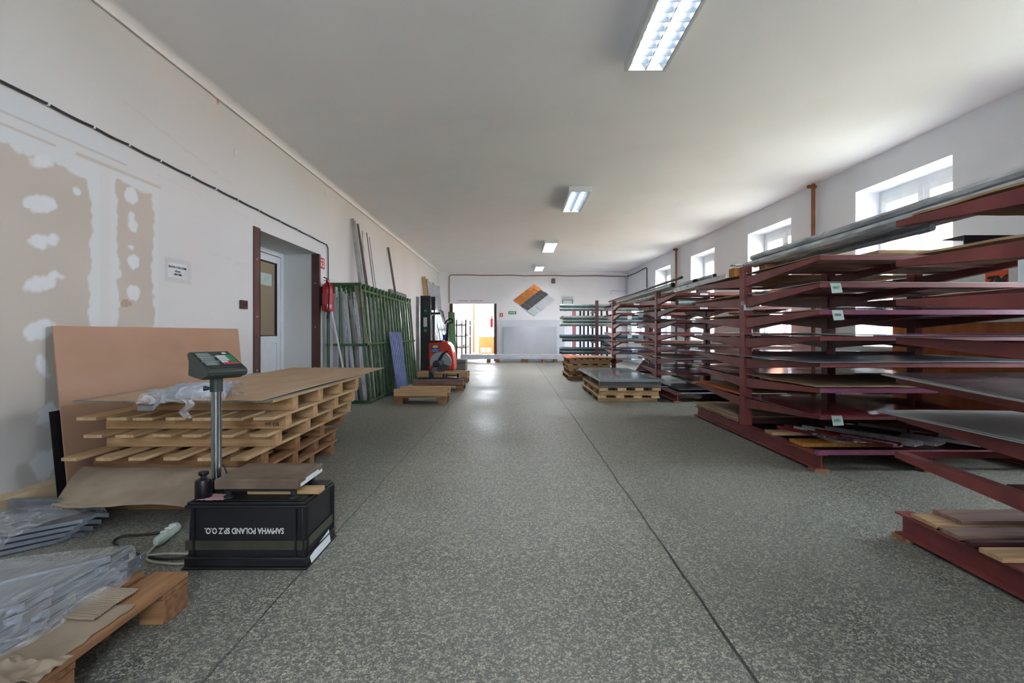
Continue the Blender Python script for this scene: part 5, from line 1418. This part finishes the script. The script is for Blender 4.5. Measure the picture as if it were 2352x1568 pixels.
stock(D_, [('n', 0, 'topboard', 0, None, 0, {}), ('n', 1, 'cardgrey', -.04, None, .03, {}), ('n', 2, 'galvdull', -.04, None, .03, dict(curl=.03)), ('n', 3, 'anthra', 0, None, .02, {}), ('n', 4, 'card', -.05, None, .04, dict(rag=.02)),
           ('n', 5, 'greysheet', -.04, None, .05, dict(curl=.03)), ('n', 6, 'darksheet', 0, None, .05, {}),
           ('f', 0, 'card', -.1, None, .1, dict(rag=.03)), ('f', 1, 'galvdull', -.04, None, .1, {}), ('f', 3, 'card', -.05, None, .1, dict(rag=.03)), ('f', 4, 'galv', -.05, None, .1, {}), ('f', 5, 'galvdull', -.1, None, .12, dict(curl=.05))],
      11.35, 12.2, 13.35, 2.44, 4.4, .05)
# nearest rack sheets
A_ = 'the planked rack'
sheet('card', 2.2, 4.2, 1.5, 2.7, 1.79 + .005, 'brown cardboard sheet on the top arms of ' + A_, th=.012, rag=.02)
sheet('card', 2.15, 4.2, 1.5, 2.62, LV[1] + .003, 'brown cardboard sheet on the second arms of ' + A_, th=.012, rag=.02, skew=.12)
sheet('topboard', 2.2, 4.2, 1.5, 2.6, LV[2] + .003, 'tan hardboard on the third arms of ' + A_)
sheet('mauvesheet', 2.1, 4.2, 1.5, 2.86, LV[3] + .003, 'plum coated sheet on the fourth arms of ' + A_, curl=.004)
sheet('mauvesheet', 2.2, 4.2, 1.5, 2.8, LV[3] + .014, 'second plum coated sheet stacked upon the first on ' + A_, curl=.004)
sheet('lightsheet', 2.09, 4.2, 1.5, 2.785, LV[4] + .003, 'pale backing sheet under the glossy graphite one on ' + A_, skew=-.4, th=.006)
sheet('darksheet', 2.11, 4.2, 1.5, 2.77, LV[4] + .010, 'glossy graphite sheet with pale cut edge on the fifth arms of ' + A_, skew=-.4, th=.006)
sheet('alu', 2.07, 2.84, 1.5, 2.79, LV[5] + .003, 'bright sheet under the pale grey zinc one on ' + A_, th=.005)
sheet('lightsheet', 2.085, 2.83, 1.5, 2.78, LV[5] + .008, 'pale grey zinc sheet on the sixth arms of ' + A_, th=.006)
for i, (x0, x1, y0, y1, lab, mt) in enumerate(((2.16, 2.75, 2.50, 2.66, 'short pale plank at the end of the bare base beam', 'pineX'), (2.28, 4.15, 2.49, 2.66, 'long grey brown plank laid across the base beam of the planked rack', 'planks'),
                                  (2.15, 4.15, 2.36, 2.47, 'second grey brown plank on the planked rack base', 'planks'), (2.13, 4.15, 2.13, 2.24, 'third plank, yellowish at its cut end, on the planked rack base', 'pineX'))):
    zz = .146 + (.023 if i == 1 else 0)
    single('plank', MB().box(x0, x1, y0, y1, zz, zz + .022), M[mt], lab, 'plank', 'planks on the bare rack base', bevel=.002)
single('square_tube', MB().box(2.13, 4.1, 2.28, 2.31, .146, .172), M['darkred'], 'thin maroon square tube among the planks on the rack base', 'tube')
ch2 = MB().box(2.45, 4.0, 2.66, 2.80, 1.583, 1.588).box(2.45, 4.0, 2.66, 2.665, 1.588, 1.68).box(2.45, 4.0, 2.66, 2.80, 1.68, 1.685)
single('steel_channel', ch2, M['darksheet'], 'dark folded steel channel on the second arms of the planked rack', 'channel', smooth=False)
pp = thing('hanging_paper', 'white paper hanging from the arm of the planked rack', 'paper', (2.16, 2.0, 1.38))
part('sheet', MB().box(2.155, 2.157, 1.75, 2.09, 1.365, 1.463), M['paper'], pp)

# number-tagged rack base contents
sheet('cardgrey', 2.5, 3.6, 5.5, 6.72, .147, 'grey cardboard sheet at the bottom of the number-tagged rack, rear', th=.03, rag=.03)
sheet('card', 2.48, 3.4, 5.5, 6.8, .18, 'brown cardboard sheet upon the grey one at the rear rack bottom', th=.012, rag=.04)
sheet('cardgrey', 2.52, 3.3, 5.5, 6.5, .2, 'small grey cardboard sheet topping the rear rack bottom pile', th=.01, rag=.04)
for i, (x0, x1, y0, y1, lab) in enumerate(((2.52, 3.2, 4.78, 4.92, 'yellow plank by the base beam under the tagged rack, towards its column'), (2.53, 3.3, 4.3, 4.5, 'wide yellow plank by the base beam under the tagged rack, towards its tip'))):
    single('plank', MB().box(x0, x1, y0, y1, .146, .18), M['yellowwood'] if i else M['pineX'], lab, 'plank', bevel=.003)
single('base_rail', MB().box(2.5, 4.45, 4.02, 4.07, .146, .176), M['mauvesheet'], 'plum square rail along the front of the tagged rack base', 'rail')
def channelpiece(x, y, ang, ln, wd, z, mt, lab):
    mb = MB(); mb.box(-ln / 2, ln / 2, -wd / 2, wd / 2, 0, .003); mb.box(-ln / 2, ln / 2, -wd / 2, -wd / 2 + .003, .003, .03); mb.box(-ln / 2, ln / 2, wd / 2 - .003, wd / 2, .003, .03)
    Mx = Matrix.Translation((x, y, z)) @ Matrix.Rotation(math.radians(ang), 4, 'Z')
    mb.transform(Mx)
    single('folded_flashing', mb, M[mt], lab, 'flashing', 'folded flashings on the tagged rack base', smooth=False)
for i, (x, y, a, l, wd_, z, mt, lab) in enumerate(((2.92, 4.62, -62, .85, .12, .182, 'redsheet', 'wine red folded flashing lying topmost over the yellow planks'), (3.08, 4.55, -62, .9, .14, .186, 'wrapped', 'white filmed flashing beside the wine red one on the rack base'),
                                     (3.02, 4.38, -60, .7, .14, .2, 'redsheet', 'wine red flashing with open end near the plum rail'), (3.24, 4.5, -60, .8, .16, .19, 'wrapped', 'pale zinc flashing second from the plum rail corner'),
                                     (3.45, 4.6, -60, .9, .2, .184, 'whiteprof', 'broad pale zinc flashing in the middle of the rack base'), (3.75, 4.6, -58, 1.0, .22, .188, 'alu', 'broad bright flashing toward the banner board'),
                                     (3.35, 4.78, -58, .7, .08, .21, 'black', 'black folded strip across the pale flashings'), (4.05, 4.55, -20, .6, .14, .19, 'redsheet', 'small dark red tray at the far end of the rack base'))):
    channelpiece(x, y, a, l, wd_, z, mt, lab)
single('crumpled_film', MB().grid(lambda u, v: (2.72 + .5 * u, 4.15 + .35 * v, .215 + .03 * abs(nz2(u * 6, v * 6, 1, 8))), 24, 18), M['film'], 'crumpled clear film among the flashings on the rack base', 'film')
sheet('alu', 2.75, 4.5, 8.05, 9.0, .147, 'bright sheet on the base of the rack behind the steel-topped pallet', th=.01)
sheet('anthra', 2.72, 4.5, 8.1, 9.0, .2, 'dark sheet raised above the bright one at the rack base behind the pallet', th=.02)

# timber blocks and long profiles on the rack tops
single('timber_block', MB().box(2.48, 2.62, 5.52, 5.66, LV[0] - .0, LV[0] + .1), M['yellowwood'], 'yellow timber block behind the column top of the tagged rack', 'block', bevel=.004)
single('timber_block', MB().box(2.60, 2.9, 5.08, 5.2, LV[0] - .02, LV[0] + .09), M['oldX'], 'brown timber block in front of the column top of the tagged rack', 'block', bevel=.004)
single('timber_block', MB().box(2.78, 2.95, 8.85, 8.98, LV[0] + .02, LV[0] + .11), M['yellowwood'], 'timber block on top of the rack behind the steel-topped pallet', 'block', bevel=.004)
GLP = 'long film wrapped profiles over the two front racks'
for i, (x, z, r_, mt) in enumerate(((2.58, 1.905, .035, 'wrapdark'), (2.66, 1.915, .04, 'wrapdark'), (2.75, 1.91, .035, 'wrapdark'), (2.84, 1.915, .04, 'wrapdark'), (2.62, 1.98, .03, 'wrapdark'), (2.72, 1.985, .03, 'wrapped'))):
    mb = MB().tube([(x, .2, z), (x + .01, 2.0, z + .004), (x, 3.6, z - .004), (x, 5.42 - .01 * i, z)], r_, 8)
    single('long_profile', mb, M[mt], 'long grey film wrapped profile spanning the tops of both front racks', 'profile', GLP)
single('long_profile', MB().tube([(2.74, 3.2, 1.845), (2.73, 5.3, 1.845)], .025, 10), M['galv'], 'shorter bright profile beneath the long wrapped bundle', 'profile')
single('top_film', MB().grid(lambda u, v: (2.52 + .38 * u, .3 + 5.2 * v, 1.985 + .035 * math.sin(u * math.pi) + .012 * nz2(u * 5, v * 30, 1)), 10, 120), M['filmthin'], 'loose clear film over the long profiles on the rack tops', 'film')
single('white_foil_scrap', MB().grid(lambda u, v: (2.44 + .14 * u, 5.46 + .1 * v, 1.895 + .05 * abs(nz2(u * 3, v * 3, 1, 2)) + .01), 10, 8, (0, 0, .002)), M['paper'], 'scrap of white foil on the column top of the tagged rack', 'foil')
# second group of long tubes, on the two farther racks
for i, (x, z, r_, y0, y1, mt, lab) in enumerate(((2.60, 2.02, .02, 7.6, 13.5, 'iron', 'thin dark tube, topmost of the bundle on the rear racks'), (2.66, 1.96, .045, 8.2, 13.5, 'gutter', 'grey round pipe with open end on the rear rack tops'),
                                    (2.85, 1.96, .05, 7.7, 12.6, 'gutter', 'thick pale pipe with open dark mouth on the rear rack tops'), (3.0, 1.90, .04, 7.5, 12.0, 'wrapped', 'film wrapped pipe lying lowest on the rear rack tops'),
                                    (2.78, 1.89, .03, 7.9, 13.2, 'wrapped', 'slim wrapped pipe between the thick pipes on the rear racks'), (2.95, 2.0, .035, 7.2, 12.2, 'galv', 'galvanised pipe beside the thick pale one on the rear racks'))):
    single('long_pipe', MB().pipe((x, y0, z), (x, y1, z), r_, .004, 14), M[mt], lab, 'pipe', 'long pipes on the rear rack tops')
for i, (x, z, y0, y1, lab) in enumerate(((2.72, 1.87, 6.2, 8.2, 'square wrapped tube with dark open end on the rear shelf top of the tagged rack'), (3.05, 1.86, 6.3, 8.1, 'square wrapped tube with orange cap next to the other square tube'))):
    single('square_tube', MB().beam((x, y0, z), (x, y1, z), .09, .07), M['wrapped'], lab, 'tube')
# grey rolled tube on the second shelf of rack C
single('rolled_tube', MB().pipe((2.74, 8.25, LV[1] + .11), (3.3, 8.35, LV[1] + .12), .055, .006, 20), M['gutter'], 'short grey pipe lying on the second shelf of the rack behind the pallet', 'pipe')
single('pipe_collar', MB().pipe((3.25, 8.2, LV[1] + .035), (3.25, 8.2, LV[1] + .16), .06, .004, 20), M['gutter'], 'upright grey pipe collar on the second shelf beside the short pipe', 'pipe collar')

# ------------------------------------------------------------------ banner board on the window wall
bb = thing('banner_board', 'white and brown advertising board leaning on the window wall behind the racks', 'board', rw(5.2, -.08, .25))
q = MB(); rbox(q, 3.7, 6.64, -.1, -.085, 1.27, 2.14)
part('white_panel', q, M['paper'], bb)
q = MB(); rbox(q, 3.7, 6.64, -.1, -.085, 0.02, 1.27)
part('brown_panel', q, M['brownboard'], bb)
q = MB(); rbox(q, 5.14, 5.38, -.104, -.101, 1.60, 1.82)
lg = part('logo_panel', q, M['signorange'], bb)
text('logo', '7M', .17, rw(5.26, -.107, 1.70), -RD + V((0, 0, 0)), V((0, 0, 1)) + (-RD) * .25, M['ink'], lg, 1.0, .008)
text('lettering', 'SYSTEM RYNNOWY', .088, rw(5.16, -.103, 1.525), -RD, (0, 0, 1), M['ink'], bb, .62, .0008)

# ------------------------------------------------------------------ pallets on the right
sp1 = slat_pallet('lower pine pallet under the grey steel sheets', 1.39, 2.42, 8.17, 10.15, 0, .1, 4, .14, 'pineY', 'pineX', beams=4, over=.06, bt=.04, group='pallets under the grey steel sheets', seed=21)
sp2 = slat_pallet('upper pine pallet under the grey steel sheets, topped by weathered timbers', 1.41, 2.44, 8.15, 10.2, .101, .13, 4, .14, 'pineY', 'pineX', beams=4, over=.07, bt=.045, group='pallets under the grey steel sheets', seed=22)
for (y, lab) in ((8.2, 'weathered grey timber at the aisle-facing front under the steel sheets'), (9.2, 'weathered grey timber midway under the steel sheets'), (10.6, 'weathered grey timber at the rear under the steel sheets')):
    if y < 10.5:
        single('timber', MB().box(1.42, 2.46, y, y + .1, .232, .338), M['greyX'], lab, 'timber', 'weathered timbers under the steel sheets', bevel=.005)
for k in range(3):
    single('steel_sheet', MB().box(1.41 + .01 * k, 2.5 - .008 * k, 8.12 + .008 * k, 10.9, .340 + .0135 * k, .352 + .0135 * k), M['greysheet'], ['lowest', 'middle', 'uppermost'][k] + ' grey steel sheet of the pack on the timber-topped pallet', 'sheet', 'grey steel sheets on the pallet', smooth=False)
for k in range(4):
    slat_pallet(['lowest', 'second', 'third', 'uppermost'][k] + ' pallet of the pile covered by orange cardboard', 1.30 + .03 * (k % 2), 2.36, 11.9 - .02 * (k % 2), 13.45, .132 * k, .13, 7 if k % 2 else 5, .1, 'pineY', 'pineX' if k > 1 else 'oldX', beams=3, over=.09, bt=.03, group='pallets under the orange cardboard', seed=31 + k)
sheet('cardorange', 1.27, 2.4, 11.85, 13.4, .534, 'orange cardboard sheet capping the pallet pile beside the gutters', th=.008, rag=.03)
sheet('cardgrey', 1.55, 2.42, 11.83, 12.6, .548, 'torn grey cardboard lying upon the orange cardboard sheet', th=.006, rag=.06)

# ------------------------------------------------------------------ gutter rack
gk_ = thing('gutter_rack', 'dark post rack loaded with long gutters and downpipes near the end wall', 'rack', (2.8, 14.9, 0))
for x in (2.43, 3.9):
    part('post', MB().box(x - .045, x + .045, 14.45, 14.53, 0, 2.12), M['darkred'], gk_)
    part('gusset', MB().prism([(x - .35, 0.0), (x + .35, 0.0), (x + .05, .4), (x - .05, .4)], lambda a, b: (a, 14.46, b), lambda a, b: (a, 14.52, b)), M['darkred'], gk_)
    for z in (1.82, 1.36, .90, .52):
        part('arm', MB().box(x - .03, x + .03, 14.53, 15.5, z - .05, z), M['darkred'], gk_)
GG = ['top', 'second', 'third', 'lowest']
gm = [['gutter', 'gutterdark', 'guttercream'], ['gutter', 'guttercream', 'gutter'], ['gutterdark', 'guttercream', 'gutter'], ['gutterdark', 'gutterdark', 'gutter']]
for li, z in enumerate((1.82, 1.36, .90, .52)):
    for k in range((6, 9, 6, 6)[li]):
        y = 14.62 + .115 * (k % 3) + R.uniform(-.005, .005); zz = z + .055 + .105 * (k // 3)
        x0 = 1.36 + R.uniform(0, .14) + .12 * (k % 3 == 2); rr_ = R.uniform(.043, .052)
        if li == 2 and k == 1 or li == 3 and k == 0: rr_ = .055
        mb = MB().pipe((x0, y, zz), (4.25, y, zz), rr_, .004, 12)
        mb.pipe((x0 - .04, y, zz), (x0 + .03, y, zz), rr_ + .005, .004, 12)
        single('downpipe', mb, M[gm[li][k % 3]], 'long zinc downpipe or gutter on the %s arms of the gutter rack' % GG[li], 'downpipe', 'gutters on the %s arms' % GG[li])
single('rolled_sheet', MB().pipe((2.6, 14.72, .828), (3.0, 14.74, .828), .08, .004, 20), M['gutterdark'], 'rolled dark sheet with spiral end hanging beside the gutter rack post', 'roll')
pk = thing('post_frame', 'row of dark upright posts behind the gutters', 'rack', (2.7, 17.5, 0))
for i, x in enumerate((2.34, 2.47, 2.62, 2.78, 3.1, 3.3, 3.5)):
    part('post', MB().box(x - .028, x + .028, 17.46, 17.54, 0, 2.0), M['iron'], pk)
part('post', MB().box(2.06, 2.18, 17.46, 17.54, 0, 2.0), M['pinkpost'], pk, label='pinkish red post')
part('rail', MB().box(2.06, 3.54, 17.54, 17.58, 1.0, 1.06).box(2.06, 3.54, 17.54, 17.58, .2, .26), M['iron'], pk)
